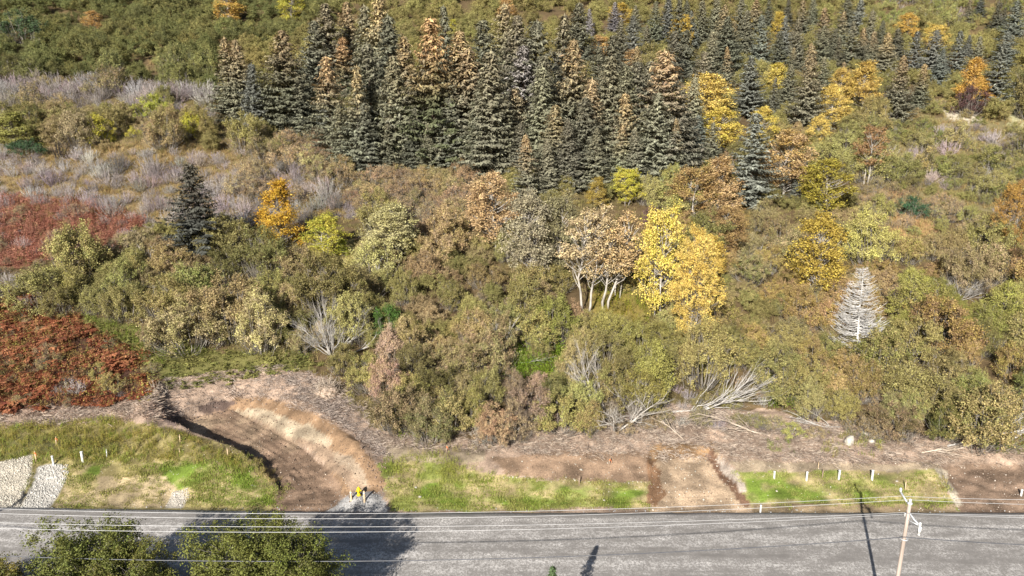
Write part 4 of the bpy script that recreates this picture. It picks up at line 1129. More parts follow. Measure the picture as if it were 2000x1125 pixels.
def zone_points(poly, y0, y1, per_m2, jit=6, lim=60000, avoid=True):
    """ground points whose place in the photograph falls within the outline"""
    xs = [ghit(a, b) for a, b in poly]
    x0, x1 = min(p[0] for p in xs) - 3, max(p[0] for p in xs) + 3
    yy0, yy1 = max(y0, min(p[1] for p in xs) - 3), min(y1, max(p[1] for p in xs) + 3)
    n = int((x1 - x0) * (yy1 - yy0) * per_m2)
    n = min(n, 400000)
    x, y = rng.uniform(x0, x1, n), rng.uniform(yy0, yy1, n)
    z = ground_z(x, y); px, py, _ = project(x, y, z)
    m = inpoly(px + (fbm(x / 1.5, y / 1.5, 301, 3) - .5) * jit * 5, py + (fbm(x / 1.5, y / 1.5, 305, 3) - .5) * jit * 2, poly)
    P = np.stack([x, y, z], 1)[m]
    return P[:lim]

APRONS = [[(-60, 918), (-10, 903), (64, 887), (68, 900), (40, 994), (-60, 994)], [(76, 909), (134, 906), (136, 926), (96, 994), (40, 994)], [(336, 962), (370, 950), (372, 965), (357, 992), (322, 992)]]
def cover(name, specs, label, cat):
    """specs: (outline, density, sources, size, colour a, colour b, patchiness, mask)"""
    allP, allI, allS, allT, allT2 = [], [], [], [], []; srcs = []
    for poly, den, sr, size, ca, cb, patch in specs:
        i0 = len(srcs)
        known = [k for k, m in enumerate(srcs) if m is sr[0]]
        if known: i0 = known[0]
        else: srcs += sr
        P = zone_points(poly, 51.4, 300, den)
        if patch > 0:
            f = fbm(P[:, 0] / 2.0, P[:, 1] / 1.2, 81, 4)
            P = P[f > (.34 + .12 * patch)]
        if name == 'bank_grass':
            ax, ay, _ = project(P[:, 0], P[:, 1], P[:, 2])
            for ap_ in APRONS: 
                k_ = ~inpoly(ax, ay, ap_); P = P[k_]; ax, ay = ax[k_], ay[k_]
        n = len(P)
        if not n: continue
        w = np.clip((fbm(P[:, 0] / 1.8, P[:, 1] / 1.8, 401, 3) - .3) * 2.5 + rng.normal(size=n) * .25, 0, 1)[:, None]
        T = np.array(ca)[None] * (1 - w) + np.array(cb)[None] * w
        allP.append(P); allI.append(i0 + rng.integers(0, len(sr), n)); allS.append(size * rng.uniform(.6, 1.25, n) * (.55 + .9 * fbm(P[:, 0] / 1.4, P[:, 1] / 1.4, 501, 2))); allT.append(T * rng.uniform(.75, 1.25, (n, 1))); allT2.append(np.array(cb)[None] * rng.uniform(.7, 1.2, (n, 1)))
    P = np.vstack(allP); n = len(P); s = np.concatenate(allS)
    rot = np.stack([rng.normal(size=n) * .08, rng.normal(size=n) * .08, rng.uniform(0, 6.28, n)], 1)
    print(name, n)
    return scatter(name, P, srcs, np.concatenate(allI), rot, np.stack([s, s, s * rng.uniform(.8, 1.2, n)], 1), np.vstack(allT), np.vstack(allT2), label, cat)

STRAW, STRAW2, GRASSG, LIME = (.44, .33, .15), (.36, .24, .11), (.17, .20, .04), (.24, .30, .04)
FRED, FRED2, FDK, FDK2 = (.36, .125, .09), (.44, .21, .15), (.14, .042, .026), (.30, .095, .048)
HILL_ALL = [(-100, 250), (2100, 250), (2100, 850), (1500, 790), (1200, 800), (700, 820), (600, 720), (300, 750), (-100, 800)]
cover('ground_grass', [
 (HILL_ALL, .8, GR, .9, (.28, .20, .09), OL, 0), (HILL_ALL, .5, FORB, .8, BRW, OG, 0),
 ([(-100, 0), (2100, 0), (2100, 260), (-100, 260)], .10, GR, 2.2, STRAW2, OL, 0),
 ([(-100, 285), (650, 275), (710, 430), (300, 430), (-100, 400)], 1.6, GR, 1.1, STRAW, STRAW2, 0),
 ([(560, 480), (710, 470), (720, 560), (600, 520)], 3, GR, 1.0, STRAW, (.40, .36, .12), 0),
 ([(1680, 380), (1800, 400), (1830, 480), (1700, 460)], 3.5, GR, 1.1, (.48, .28, .14), STRAW, 0),
 ([(1150, 540), (1270, 540), (1280, 630), (1160, 640)], 4, FORB, .8, (.34, .25, .04), LIME, 0),
 ([(1700, 230), (2050, 230), (2050, 420), (1800, 400)], 1.5, GR, 1.0, (.28, .25, .08), STRAW2, 0),
], 'rough straw and olive grass between the shrubs of the hillside', 'grass')
cover('red_fern', [
 ([(-100, 375), (180, 398), (290, 432), (230, 478), (60, 520), (-100, 535)], 4.5, FORB, 1.0, FRED, FRED2, 0),
 ([(-100, 375), (180, 398), (290, 432), (230, 478), (60, 520), (-100, 535)], 1.5, FERN, 1.0, (.30, .10, .05), FRED2, 0),
 ([(-100, 570), (60, 580), (180, 645), (280, 700), (295, 785), (-100, 815)], 6.0, FERN, .95, FDK, FDK2, .85),
 ([(-100, 570), (60, 580), (180, 645), (280, 700), (295, 785), (-100, 815)], 1.1, FERN, 1.7, (.28, .085, .045), (.32, .13, .07), .9),
 ([(-100, 570), (60, 580), (180, 645), (280, 700), (295, 785), (-100, 815)], .9, FORB, 1.2, (.30, .13, .08), (.32, .26, .07), 0),
 ([(1700, 370), (1780, 370), (1790, 420), (1710, 410)], 3, FORB, .9, FRED, BRW, 0),
], 'dead red fern and fireweed covering the slopes beside the dirt pit', 'fern')
cover('green_undergrowth', [
 ([(150, 615), (400, 685), (600, 690), (630, 715), (500, 738), (330, 768), (280, 700)], 5.0, FERN, .75, (.16, .18, .05), (.26, .24, .08), 0),
 ([(150, 615), (330, 660), (420, 690), (300, 720)], 4.0, FORB, .7, LIME, GRASSG, 0),
 ([(985, 690), (1110, 690), (1110, 760), (990, 740)], 6, FORB, 1.1, (.26, .34, .03), (.18, .26, .03), 0),
 ([(780, 820), (870, 830), (870, 860), (770, 858)], 5, FORB, .8, (.20, .22, .04), LIME, 0),
 ([(1500, 740), (1620, 740), (1620, 810), (1500, 800)], 5, FORB, .9, (.22, .30, .04), GRASSG, 0),
 ([(1620, 840), (1740, 850), (1740, 890), (1600, 890)], 4, GR, .7, LIME, STRAW, 0),
 ([(1930, 850), (2080, 850), (2080, 890), (1930, 890)], 6, FORB, .8, LIME, GRASSG, 0),
 ([(1500, 855), (1560, 855), (1560, 885), (1500, 885)], 5, GR, .7, LIME, GRASSG, 0),
], 'bright green ferns and nettles along the clearing edge', 'undergrowth')
cover('bank_grass', [
 ([(-60, 835), (120, 830), (230, 818), (340, 842), (430, 880), (490, 925), (420, 905), (150, 900), (-60, 905)], 7, FORB, .55, (.26, .23, .05), (.34, .27, .07), 0),
 ([(-60, 835), (120, 830), (230, 818), (340, 842), (430, 880), (490, 925), (420, 905), (150, 900), (-60, 905)], 6, GR, .7, STRAW, LIME, 0),
 ([(120, 880), (490, 890), (560, 945), (562, 990), (360, 988), (110, 992)], 26, LAWN, 1.0, (.22, .31, .035), (.30, .27, .09), .8),
 ([(300, 900), (480, 896), (540, 945), (545, 988), (372, 985)], 24, LAWN, 1.1, (.21, .32, .035), (.26, .30, .06), .25),
 ([(330, 842), (430, 868), (520, 905), (552, 945), (500, 925), (420, 885)], 8, GR, .6, (.30, .27, .08), STRAW, 0),
 ([(-60, 880), (210, 880), (190, 960), (120, 950), (-60, 960)], 22, LAWN, 1.1, (.17, .23, .035), (.26, .24, .08), .6),
 ([(745, 892), (860, 890), (980, 930), (1090, 940), (860, 950), (755, 930)], 11, FORB, .42, (.28, .34, .05), (.36, .36, .08), 0),
 ([(745, 900), (960, 930), (1266, 942), (1268, 992), (980, 996), (762, 1002)], 30, LAWN, 1.0, (.23, .32, .035), (.32, .31, .09), .8),
 ([(980, 925), (1260, 940), (1265, 958), (990, 945)], 6, FORB, .35, (.28, .32, .05), STRAW, 0),
 ([(1432, 920), (1830, 920), (1862, 990), (1466, 992)], 28, LAWN, 1.0, (.23, .33, .035), (.33, .32, .10), .8),
 ([(1760, 928), (1840, 928), (1850, 962), (1770, 960)], 7, GR, .45, (.24, .24, .06), STRAW, 0),
 ([(740, 868), (960, 870), (960, 892), (750, 900)], 3, FORB, .4, (.26, .28, .06), STRAW, .7),
], 'short sown green grass and weeds on the road bank', 'grass')
PINKS, PINKS2 = (.40, .31, .25), (.47, .385, .32)
cover('dead_litter', [
 ([(280, 760), (330, 735), (540, 712), (650, 740), (730, 835), (760, 900), (740, 900), (690, 845), (600, 800), (450, 775), (330, 815)], 17, LIT, .75, (.36, .29, .25), (.46, .38, .33), 0),
 ([(-60, 795), (200, 790), (300, 765), (330, 810), (200, 825), (-60, 838)], 12, LIT, .85, (.46, .31, .24), PINKS2, 0),
 ([(720, 835), (1000, 845), (1260, 820), (1300, 790), (1640, 830), (1800, 850), (2080, 880), (2080, 915), (1400, 900), (1000, 885), (750, 875)], 14, LIT, .75, PINKS, PINKS2, 0),
 ([(640, 700), (1180, 740), (1260, 820), (1000, 850), (780, 850), (680, 790)], 3.0, LIT, 1.1, (.34, .26, .2), (.4, .32, .25), 0),
], 'matted dead straw and broken twigs on the cleared strip', 'litter')

# ---------------------------------------------------------------- dead wood
def dead_spruce(H=9.0):
    g = np.random.default_rng(41)
    tr = MB(); z = np.linspace(-.4, H, 12)
    tr.tube(np.stack([.03 * np.sin(z), .02 * np.cos(z * 1.3), z], 1), .15 * (1 - z / H * .93).clip(.04), 8)
    br = MB(); tw = MB()
    zz = .5
    while zz < H * .97:
        t = zz / H
        L0 = 3.6 * (1 - t) ** .72 + .2
        for b in range(int(5 + 4 * (1 - t))):
            a = g.uniform(0, 6.283); L = L0 * g.uniform(.65, 1.08)
            d = np.array([math.cos(a), math.sin(a), 0])
            s = np.linspace(0, 1, 6)
            P = d[None] * (L * s)[:, None] + np.array([0, 0, 1])[None] * (zz + L * (-.22 * s + .55 * s ** 2.4))[:, None]
            br.tube(P, np.linspace(.036, .011, 6) * (1.1 - .4 * t), 4, False)
            sd = np.array([-d[1], d[0], 0])
            for q in range(int(7 + 7 * (1 - t))):
                w = g.uniform(.25, .98) * 5; i = min(int(w), 4); st = P[i] * (1 - w + i) + P[i + 1] * (w - i)
                l = .42 * L0 * .5 * g.uniform(.4, 1) + .12
                e = st + (sd * g.choice([-1, 1]) * .8 + d * .6 + np.array([0, 0, g.uniform(.05, .6)])) * l
                tw.tube(np.array([st, (st + e) / 2 + g.normal(size=3) * .05, e + g.normal(size=3) * .06]), np.array([.014, .012, .009]), 3, False)
        zz += (.32 - .11 * t) * g.uniform(.8, 1.2)
    return tr, br, tw
B = ghit(1672, 690); T = at_y(1684, 520, B[1]); H = T[2] - B[2]
tr, br, tw = dead_spruce(H)
o = empty('dead_spruce', B, 0.4, tilt=(0, math.atan2(T[0] - B[0], H)))
tag(o, 'bleached white dead spruce with bare upswept branches in the thicket', 'dead tree')
tr.build('trunk', M['dead_pale'], o); b_ = br.build('branches', M['dead_pale'], o); tw.build('twigs', M['dead_pale'], b_)

def limb_tree(seed, L, dirv, spread=.5, levels=3, r0=.12, nkids=(7, 6), mat='dead_white', upc=.0, curve=.12):
    """bare branching limb system growing along dirv"""
    g = np.random.default_rng(seed)
    parts = [MB() for _ in range(levels)]
    def grow(p, d, l, r, lev):
        n = 6; s = np.linspace(0, 1, n)
        side = unit(g.normal(size=3)); 
        P = p[None] + d[None] * (l * s)[:, None] + side[None] * (curve * l * s * s)[:, None] + np.array([0, 0, upc * l])[None] * (s * s)[:, None]
        P[1:] += np.cumsum(g.normal(size=(n - 1, 3)) * l * .028, 0)
        parts[lev].tube(P, np.linspace(r, r * .32, n), 6 if lev == 0 else 4 if lev == 1 else 3, lev == 0)
        if lev + 1 < levels:
            for k in range(nkids[lev]):
                w = g.uniform(.18, 1.0); i = min(int(w * 5), 4); st = P[i] * (1 - w * 5 + i) + P[i + 1] * (w * 5 - i)
                nd_ = unit(d + g.normal(size=3) * spread + np.array([0, 0, .15 + upc]))
                grow(st, nd_, l * g.uniform(.35, .68) * (1.15 - .5 * w), r * .5 * (1.1 - .6 * w), lev + 1)
    grow(np.zeros(3), unit(np.array(dirv, float)), L, r0, 0)
    return parts

def snag(name, px, py, seed, L, dirv, label, mat='dead_white', cat='dead wood', stems=1, **kw):
    B = ghit(px, py)
    o = empty(name, (B[0], B[1], B[2] + .05)); tag(o, label, cat)
    first = None
    for s_ in range(stems):
        dv = np.array(dirv, float)
        if stems > 1:
            g = np.random.default_rng(seed + 77 * s_); dv = dv + np.array([g.normal() * .65, g.normal() * .5, g.normal() * .25])
        pr = limb_tree(seed + s_, L * (1 if s_ == 0 else rng.uniform(.7, 1.05)), dv, **kw)
        a = pr[0].build('limb', M[mat], o)
        if len(pr) > 1 and pr[1].n: b = pr[1].build('branches', M[mat], a)
        if len(pr) > 2 and pr[2].n: pr[2].build('twigs', M[mat], a)
    return o
# the big bleached many-stemmed shrub by the pit
snag('bleached_shrub', 648, 698, 11, 4.6, (-.1, .0, 1), 'large bleached white leafless shrub fanning out above the dirt pit', stems=14, spread=.40, r0=.045, upc=.05, nkids=(9, 7))
snag('fallen_alder', 1295, 806, 21, 8.5, (1, .15, .10), 'long fallen white alder with upright bare shoots beside the clearing', spread=.30, r0=.13, upc=.06, nkids=(22, 4), curve=.05)
snag('fallen_alder', 1390, 800, 22, 5.5, (1, .45, .42), 'shorter fallen white alder slanting up behind the long one', spread=.30, r0=.10, upc=.08, nkids=(16, 4), curve=.06)
snag('leaning_dead_alder', 1205, 845, 24, 4.4, (.10, .1, 1), 'grey dead alder with bushy bare crown at the clearing edge', mat='bark_white', stems=2, spread=.6, r0=.10, nkids=(16, 10))
snag('leaning_dead_alder', 1180, 815, 25, 6.0, (-.75, .35, 1.0), 'long bleached trunk arching up over the green weeds', mat='bark_white', stems=3, spread=.42, r0=.085, nkids=(12, 9))
snag('leaning_dead_alder', 1222, 800, 26, 3.6, (.5, .2, 1), 'grey brushy dead alder beside the bushy bare one', mat='bark_white', stems=5, spread=.5, r0=.05, nkids=(8, 6))
snag('broken_trunk', 1098, 668, 27, 3.2, (-1, -.25, -.32), 'broken white trunk slanting down out of the olive thicket', spread=.4, r0=.12, nkids=(4, 3))
snag('broken_trunk', 990, 712, 28, 4.0, (1, -.1, .08), 'curved pale trunk lying over the green weeds', spread=.3, r0=.10, nkids=(5, 4), curve=.25)
snag('fallen_branch', 1500, 850, 31, 5.5, (-1, -.1, .16), 'arched pale dead branch lying on dry straw', mat='dead_tan', spread=.25, r0=.07, nkids=(12, 5), curve=.15)
snag('fallen_branch', 1640, 835, 32, 4.5, (-1, .1, .25), 'bare branch resting on the brush near the white rocks', spread=.4, r0=.07, nkids=(8, 5))
snag('fallen_branch', 1850, 872, 33, 6.5, (1, .1, .16), 'long white fallen branch under the green thicket of the dark earth cutting', spread=.35, r0=.10, nkids=(14, 6))
snag('fallen_branch', 1960, 868, 34, 5.0, (1, .15, .45), 'white fallen branch rising steeply under the green thicket', spread=.35, r0=.09, nkids=(12, 6))
snag('fallen_branch', 1800, 885, 35, 4.0, (1, -.1, .12), 'thin tan branch lying on the edge of the dark earth cutting', mat='dead_tan', spread=.35, r0=.06, nkids=(10, 5))
snag('fallen_branch', 1000, 848, 36, 3.0, (.8, .1, .55), 'curved pale branch stub at the front of the torn thicket', spread=.3, r0=.09, nkids=(4, 4), curve=.3)
snag('fallen_branch', 860, 790, 37, 4.0, (-.9, .3, .45), 'pale dead branch poking out of the torn thicket', spread=.4, r0=.07, nkids=(9, 6))
snag('fallen_branch', 720, 770, 38, 4.5, (.8, .3, .6), 'tan dead branch lying up the slope beside the root mass', mat='dead_tan', spread=.4, r0=.08, nkids=(9, 6))
snag('fallen_branch', 690, 690, 39, 4.0, (1, .1, .35), 'bleached branch beside the large bleached shrub', spread=.4, r0=.07, nkids=(9, 6))
snag('fallen_branch', 1335, 860, 40, 2.6, (-.5, .3, .55), 'short propped dead branch above the driveway cut', mat='dead_tan', spread=.4, r0=.06, nkids=(5, 4))
snag('dead_twig_shrub', 985, 700, 45, 3.8, (.0, .1, 1), 'pale bare twig fan in the brown centre thicket', stems=5, spread=.35, r0=.045, nkids=(6, 5))
snag('dead_twig_shrub', 1478, 500, 46, 2.6, (0, 0, 1), 'small white bare shrub in the rust thicket', stems=4, spread=.35, r0=.04, nkids=(5, 4))
snag('dead_twig_shrub', 1870, 590, 47, 3.0, (-.1, 0, 1), 'silvery bare shrub beside the bleached dead spruce', stems=9, spread=.4, r0=.035, nkids=(8, 6))
snag('dead_twig_shrub', 1685, 715, 48, 2.0, (.1, 0, 1), 'white dead shoot standing below the bleached dead spruce', spread=.3, r0=.05, nkids=(6, 4))
snag('dead_twig_shrub', 742, 560, 49, 3.2, (.05, 0, 1), 'thin white snag among brown shrubs', spread=.2, r0=.07, nkids=(4, 3))
snag('dead_twig_shrub', 405, 106, 50, 4.0, (.0, 0, 1), 'thin white snag in the far green thicket', spread=.15, r0=.13, nkids=(3, 2))
snag('dead_twig_shrub', 1095, 215, 51, 9.5, (.0, 0, 1), 'thin bleached spar between the spruces', spread=.4, r0=.16, nkids=(18, 4))
snag('dead_twig_shrub', 325, 285, 52, 3.2, (.0, 0, 1), 'silver bare bush in front of the far olive mounds', stems=8, spread=.4, r0=.05, nkids=(8, 5))
snag('dead_twig_shrub', 1560, 580, 53, 2.6, (.4, 0, .5), 'bleached stick leaning behind the dull yellow birch', spread=.3, r0=.05, nkids=(4, 3))

# uprooted root mass beside the pit, and the root clump on the fern slope
def root_mass(px, py, seed, r, label, n=150, mat='dead_tan'):
    B = ghit(px, py); g = np.random.default_rng(seed)
    o = empty('root_mass', (B[0], B[1], B[2])); tag(o, label, 'roots')
    an = np.linspace(0, 2 * math.pi, 19)[:-1]; V = []; rings = 8
    for k in range(rings):
        ph = k / (rings - 1) * math.pi * .5
        for a in an:
            q = r * (.62 + .55 * vnoise(np.array(a * 2.2 + seed), np.array(ph * 4), seed))
            V.append((math.cos(a) * math.cos(ph) * q, math.sin(a) * math.cos(ph) * q, math.sin(ph) * q * .9 - .1))
    m = len(an); i = np.arange(rings - 1)[:, None] * m; j = np.arange(m)[None]; j2 = (j + 1) % m
    me = new_mesh('soil', np.array(V), np.stack([i + j, i + j2, i + m + j2, i + m + j], -1).reshape(-1, 4), M['rootball'])
    link('soil', me, o)
    mb = MB()
    for k in range(n):
        d = unit(g.normal(size=3) + np.array([0, -.5, .7])); d[2] = abs(d[2])
        e = d * r * g.uniform(.9, 1.7); st = d * r * .5
        mb.tube(arc(st, e, g.normal(size=3) * .25 * r, 5), np.linspace(.03, .010, 5), 3, False)
    mb.build('roots', M[mat], o)
root_mass(640, 768, 61, 1.25, 'tangled grey-tan uprooted root mass at the foot of the bleached shrub', 190)
root_mass(305, 770, 62, .95, 'pale soil-covered root clump at the end of the red fern slope', 60)
root_mass(735, 755, 63, .9, 'brown uprooted brush clump beside the grey-tan root mass', 160)
root_mass(515, 728, 64, .42, 'small rusty soil clod on the straw above the pit', 30)

# ---------------------------------------------------------------- stones
def rock_mesh(seed, sq=(1, 1, .75)):
    g = np.random.default_rng(seed)
    t = (1 + 5 ** .5) / 2
    V = unit(np.array([(-1, t, 0), (1, t, 0), (-1, -t, 0), (1, -t, 0), (0, -1, t), (0, 1, t), (0, -1, -t), (0, 1, -t), (t, 0, -1), (t, 0, 1), (-t, 0, -1), (-t, 0, 1)], float))
    F = np.array([(0, 11, 5), (0, 5, 1), (0, 1, 7), (0, 7, 10), (0, 10, 11), (1, 5, 9), (5, 11, 4), (11, 10, 2), (10, 7, 6), (7, 1, 8), (3, 9, 4), (3, 4, 2), (3, 2, 6), (3, 6, 8), (3, 8, 9), (4, 9, 5), (2, 4, 11), (6, 2, 10), (8, 6, 7), (9, 8, 1)])
    V = V * g.uniform(.72, 1.2, (12, 1)) * np.array(sq)
    return V, F
ROCKS = [new_mesh('stone', *rock_mesh(k), M['stone']) for k in range(5)]
ROCKS_I = [inst_copy(m, 'stone_i') for m in ROCKS]
def boulder(px, py, r, label, k, sc=(1, 1, 1)):
    B = ghit(px, py)
    V, F = rock_mesh(50 + k, (1, .9, .8))
    # one subdivision with jitter for a broken surface
    g = np.random.default_rng(k); Vl = [tuple(v) for v in V]; ed = {}; F2 = []
    def mid(a, b):
        kk = (min(a, b), max(a, b))
        if kk not in ed: ed[kk] = len(Vl); Vl.append(tuple((np.array(Vl[a]) + np.array(Vl[b])) * .5 * g.uniform(1.0, 1.16)))
        return ed[kk]
    for a, b, c in F:
        x, y, z = mid(a, b), mid(b, c), mid(c, a); F2 += [(a, x, z), (x, b, y), (z, y, c), (x, y, z)]
    o = link('boulder', new_mesh('boulder', np.array(Vl) * r, np.array(F2), M['stone']))
    o.location = (B[0], B[1], B[2] + r * .5); o.rotation_euler = (0, 0, k); o.scale = sc
    tag(o, label, 'rock')
boulder(1659, 866, .55, 'largest white boulder lying in the brush', 1, (.95, .9, 1.25))
boulder(1690, 850, .36, 'flat white boulder behind the largest one', 2, (1.5, .9, .7))
boulder(1703, 865, .30, 'small white boulder beside the largest one', 3)
boulder(1793, 955, .20, 'small white rock by the pole', 4) if False else None
for q, (a, b, r, lab) in enumerate([(820, 972, .16, 'white rock in the middle of the sown grass bank'), (812, 953, .14, 'pale rock just above the white rock on the grass bank'),
        (1135, 919, .15, 'white rock on the bare brown strip'), (1752, 941, .14, 'white rock on the grass near the pole'), (1180, 978, .11, 'pale rock low on the grass bank near the driveway cut'),
        (1517, 960, .11, 'pale rock in the green grass beside the driveway cut')]):
    boulder(a, b, r, lab, 20 + q, (1, 1, .7))

def gravel(name, specs, label, cat):
    Ps, Ss, Ts = [], [], []
    for poly, den, s0, s1, c in specs:
        P = zone_points(poly, 50.9, 75, den, jit=3)
        n = len(P); Ps.append(P); Ss.append(s0 + (s1 - s0) * rng.random(n) ** 3); Ts.append(np.array(c)[None] * rng.uniform(.6, 1.25, (n, 1)))
    P = np.vstack(Ps); s = np.concatenate(Ss); n = len(P); P[:, 2] += s * .3
    print(name, n)
    return scatter(name, P, ROCKS_I, rng.integers(0, 5, n), rng.uniform(0, 6.28, (n, 3)), np.stack([s, s, s * .8], 1), np.vstack(Ts), np.vstack(Ts), label, cat)
ROCKC = (.50, .46, .39)
gravel('rock_apron', [([(-60, 920), (-10, 905), (62, 888), (66, 900), (38, 992), (-60, 992)], 170, .035, .10, ROCKC)], 'pale crushed rock apron down the bank beside the orange-flagged stake', 'gravel')
gravel('rock_apron', [([(78, 910), (132, 908), (134, 925), (94, 992), (42, 992)], 170, .035, .10, (.50, .48, .44))], 'pale grey crushed rock apron below the white post', 'gravel')
gravel('rock_apron', [([(338, 962), (368, 952), (370, 965), (356, 990), (324, 990)], 170, .03, .08, (.52, .48, .42))], 'small pale crushed rock apron alone in the grass bank', 'gravel')
BARE = [([(960, 890), (1270, 880), (1268, 945), (985, 930)], 2.2, .02, .09, ROCKC), ([(1268, 875), (1390, 870), (1466, 1000), (1270, 1000)], 4.0, .02, .10, ROCKC),
        ([(1430, 900), (1860, 905), (1866, 1000), (1466, 1000)], 1.2, .02, .08, ROCKC), ([(1840, 915), (2080, 910), (2080, 1000), (1870, 1000)], 2.5, .02, .08, (.5, .44, .38)),
        ([(330, 830), (450, 800), (560, 840), (660, 930), (650, 995), (530, 998), (480, 900)], 1.6, .02, .075, (.5, .42, .34)), ([(640, 995), (680, 950), (745, 960), (758, 1000)], 30, .015, .06, (.45, .45, .45)),
        ([(980, 928), (1265, 942), (1268, 950), (985, 938)], 7, .04, .10, (.5, .46, .38)), ([(-60, 990), (2060, 996), (2060, 1002), (-60, 1000)], 7, .02, .08, (.36, .36, .36)),
        ([(110, 900), (510, 900), (520, 990), (110, 990)], .5, .02, .07, ROCKC), ([(1300, 800), (1600, 815), (1600, 850), (1300, 840)], .7, .04, .16, ROCKC)]
CLODS = [([(330, 830), (450, 790), (600, 810), (720, 900), (740, 960), (650, 998), (530, 998), (480, 900)], 16, .02, .09, (.20, .14, .10)), ([(960, 885), (1270, 875), (1400, 870), (1466, 1000), (1270, 1000), (1268, 945), (985, 930)], 14, .02, .085, (.25, .18, .125)), ([(1840, 912), (2080, 908), (2080, 1000), (1870, 1000)], 14, .02, .09, (.20, .145, .105)), ([(285, 790), (400, 780), (470, 782), (440, 805), (340, 838)], 22, .03, .13, (.13, .095, .08)), ([(450, 770), (620, 790), (740, 880), (770, 950), (740, 960), (690, 850), (600, 805), (460, 790)], 14, .03, .12, (.22, .15, .11)), ([(1425, 895), (1840, 900), (1845, 920), (1435, 922)], 8, .02, .08, (.28, .21, .15))]
gravel('soil_clods', CLODS, 'crumbly brown clods strewn over the bare cuts', 'soil')
gravel('loose_stones', BARE, 'scattered small pale stones on the bare cuts and bank', 'stones')

# ---------------------------------------------------------------- posts, stakes, hydrant
def white_post(px, top, base, r, label, tall=None):
    B = ghit(px, base); T = at_y(px, top, B[1]); h = max(.4, T[2] - B[2])
    o = empty('marker_post', B, tilt=(rng.normal() * .02, rng.normal() * .02)); tag(o, label, 'post', 'white marker posts on the bank')
    mb = MB(); mb.lathe([(r, -.3), (r, h - .10)], 12); mb.build('pipe', M['white'], o, True)
    mb = MB(); mb.lathe([(r * .9, h - .115), (r * 1.16, h - .115), (r * 1.16, h - .02), (r * .98, h), (0.001, h + .01)], 12); mb.build('cap', M['white'], o)
    mb = MB(); mb.lathe([(r * 1.02, h * .48), (r * 1.09, h * .48), (r * 1.09, h * .48 + .05), (r * 1.02, h * .48 + .05)], 12); mb.build('collar', M['grey_metal'], o)
white_post(162, 882, 902, .105, 'thick white capped post standing beside the grey rock apron')
white_post(105, 890, 908, .085, 'white capped post at the head of the grey rock apron')
white_post(1512, 920, 934, .08, 'white capped post nearest the driveway cut in the row of four')
white_post(1575, 921, 938, .08, 'second white capped post of the row of four, counted from the driveway cut')
white_post(1638, 918, 937, .085, 'third white capped post of the row of four, counted from the driveway cut')
white_post(1703, 918, 937, .09, 'white capped post nearest the utility pole in the row of four')
white_post(1485, 986, 1001, .07, 'short white capped post at the road edge beside the driveway cut')
white_post(1994, 956, 968, .08, 'white capped post in the dark earth cutting')

def stake(px, top, base, w, label, mat='stake_wood', ribbon=True, lean=0.0):
    B = ghit(px, base); T = at_y(px, top, B[1]); h = max(.4, T[2] - B[2])
    o = empty('survey_stake', B, rng.uniform(-.4, .4), tilt=(0, lean)); tag(o, label, 'stake', 'survey stakes on the bank')
    mb = MB(); mb.box((0, 0, h / 2 - .12), (w, w * .55, h + .1)); mb.box((0, 0, h + .01), (w, w * .55, .16), 0, .25); mb.build('lath', M[mat], o)
    if ribbon:
        mb = MB(); mb.box((0, 0, h - .14), (w * 1.25, w * .85, .13)); mb.tube(arc(np.array([w * .6, 0, h - .12]), np.array([w * 2.1, -.05, h - .34]), np.array([.03, 0, .03]), 4), .018, 4); mb.build('ribbon', M['orange'], o)
stake(110, 854, 868, .08, 'orange-topped stake in the weeds above the white posts', lean=.08)
stake(71, 882, 902, .09, 'orange-flagged stake between the two big rock aprons')
stake(209, 879, 894, .07, 'pale lath stake beside the thick white post', 'white', False, .05)
stake(352, 850, 863, .07, 'bare lath stake at the top edge of the pit', 'stake_wood', False)
stake(351, 878, 885, .06, 'short bare lath in the weeds below the pit edge', 'stake_wood', False)
stake(445, 876, 890, .07, 'bare lath stake on the brink of the dark pit wall', 'stake_wood', False)
stake(1131, 931, 948, .07, 'weathered stake on the rim of the sown grass bank', 'stake_dark', False)
stake(1189, 895, 910, .07, 'weathered leaning stake on the bare brown strip', 'stake_dark', True, .12)
stake(1606, 917, 935, .07, 'weathered brown stake between the white capped posts', 'stake_dark', False)
stake(1598, 903, 915, .06, 'thin lath stake behind the row of white posts', 'stake_wood', False)
stake(1768, 940, 958, .08, 'tall pale lath stake on the bank behind the utility pole', 'stake_wood', False, -.05)
stake(872, 870, 882, .06, 'thin flagged stake on the bare strip beside the pit', 'stake_dark', True, .1)

def bollard(px, top, base, label):
    B = ghit(px, base); T = at_y(px, top, B[1]); h = T[2] - B[2]
    o = empty('bollard', B); tag(o, label, 'bollard', 'wooden bollards guarding the hydrant')
    mb = MB(); mb.lathe([(.085, -.3), (.085, h - .03), (.07, h), (.001, h + .005)], 14); mb.build('post', M['stake_wood'], o, False)
    mb = MB(); mb.lathe([(.086, h - .22), (.092, h - .22), (.092, h - .12), (.086, h - .12)], 14); mb.build('band', M['white'], o)
bollard(686, 958, 977, 'round wooden bollard on the pit side of the yellow hydrant')
bollard(712, 959, 980, 'round wooden bollard on the grass side of the yellow hydrant')
B = ghit(701, 968)
o = empty('fire_hydrant', B, .2); tag(o, 'yellow fire hydrant on a grey gravel mound by the road', 'hydrant')
hh = .82; q = hh / .95
mb = MB(); mb.lathe([(.16 * q, -.2), (.16 * q, .05 * q), (.21 * q, .05 * q), (.21 * q, .09 * q), (.125 * q, .10 * q), (.125 * q, .55 * q), (.16 * q, .56 * q), (.16 * q, .61 * q), (.125 * q, .62 * q), (.13 * q, .68 * q)], 18); ba = mb.build('barrel', M['yellow'], o, False)
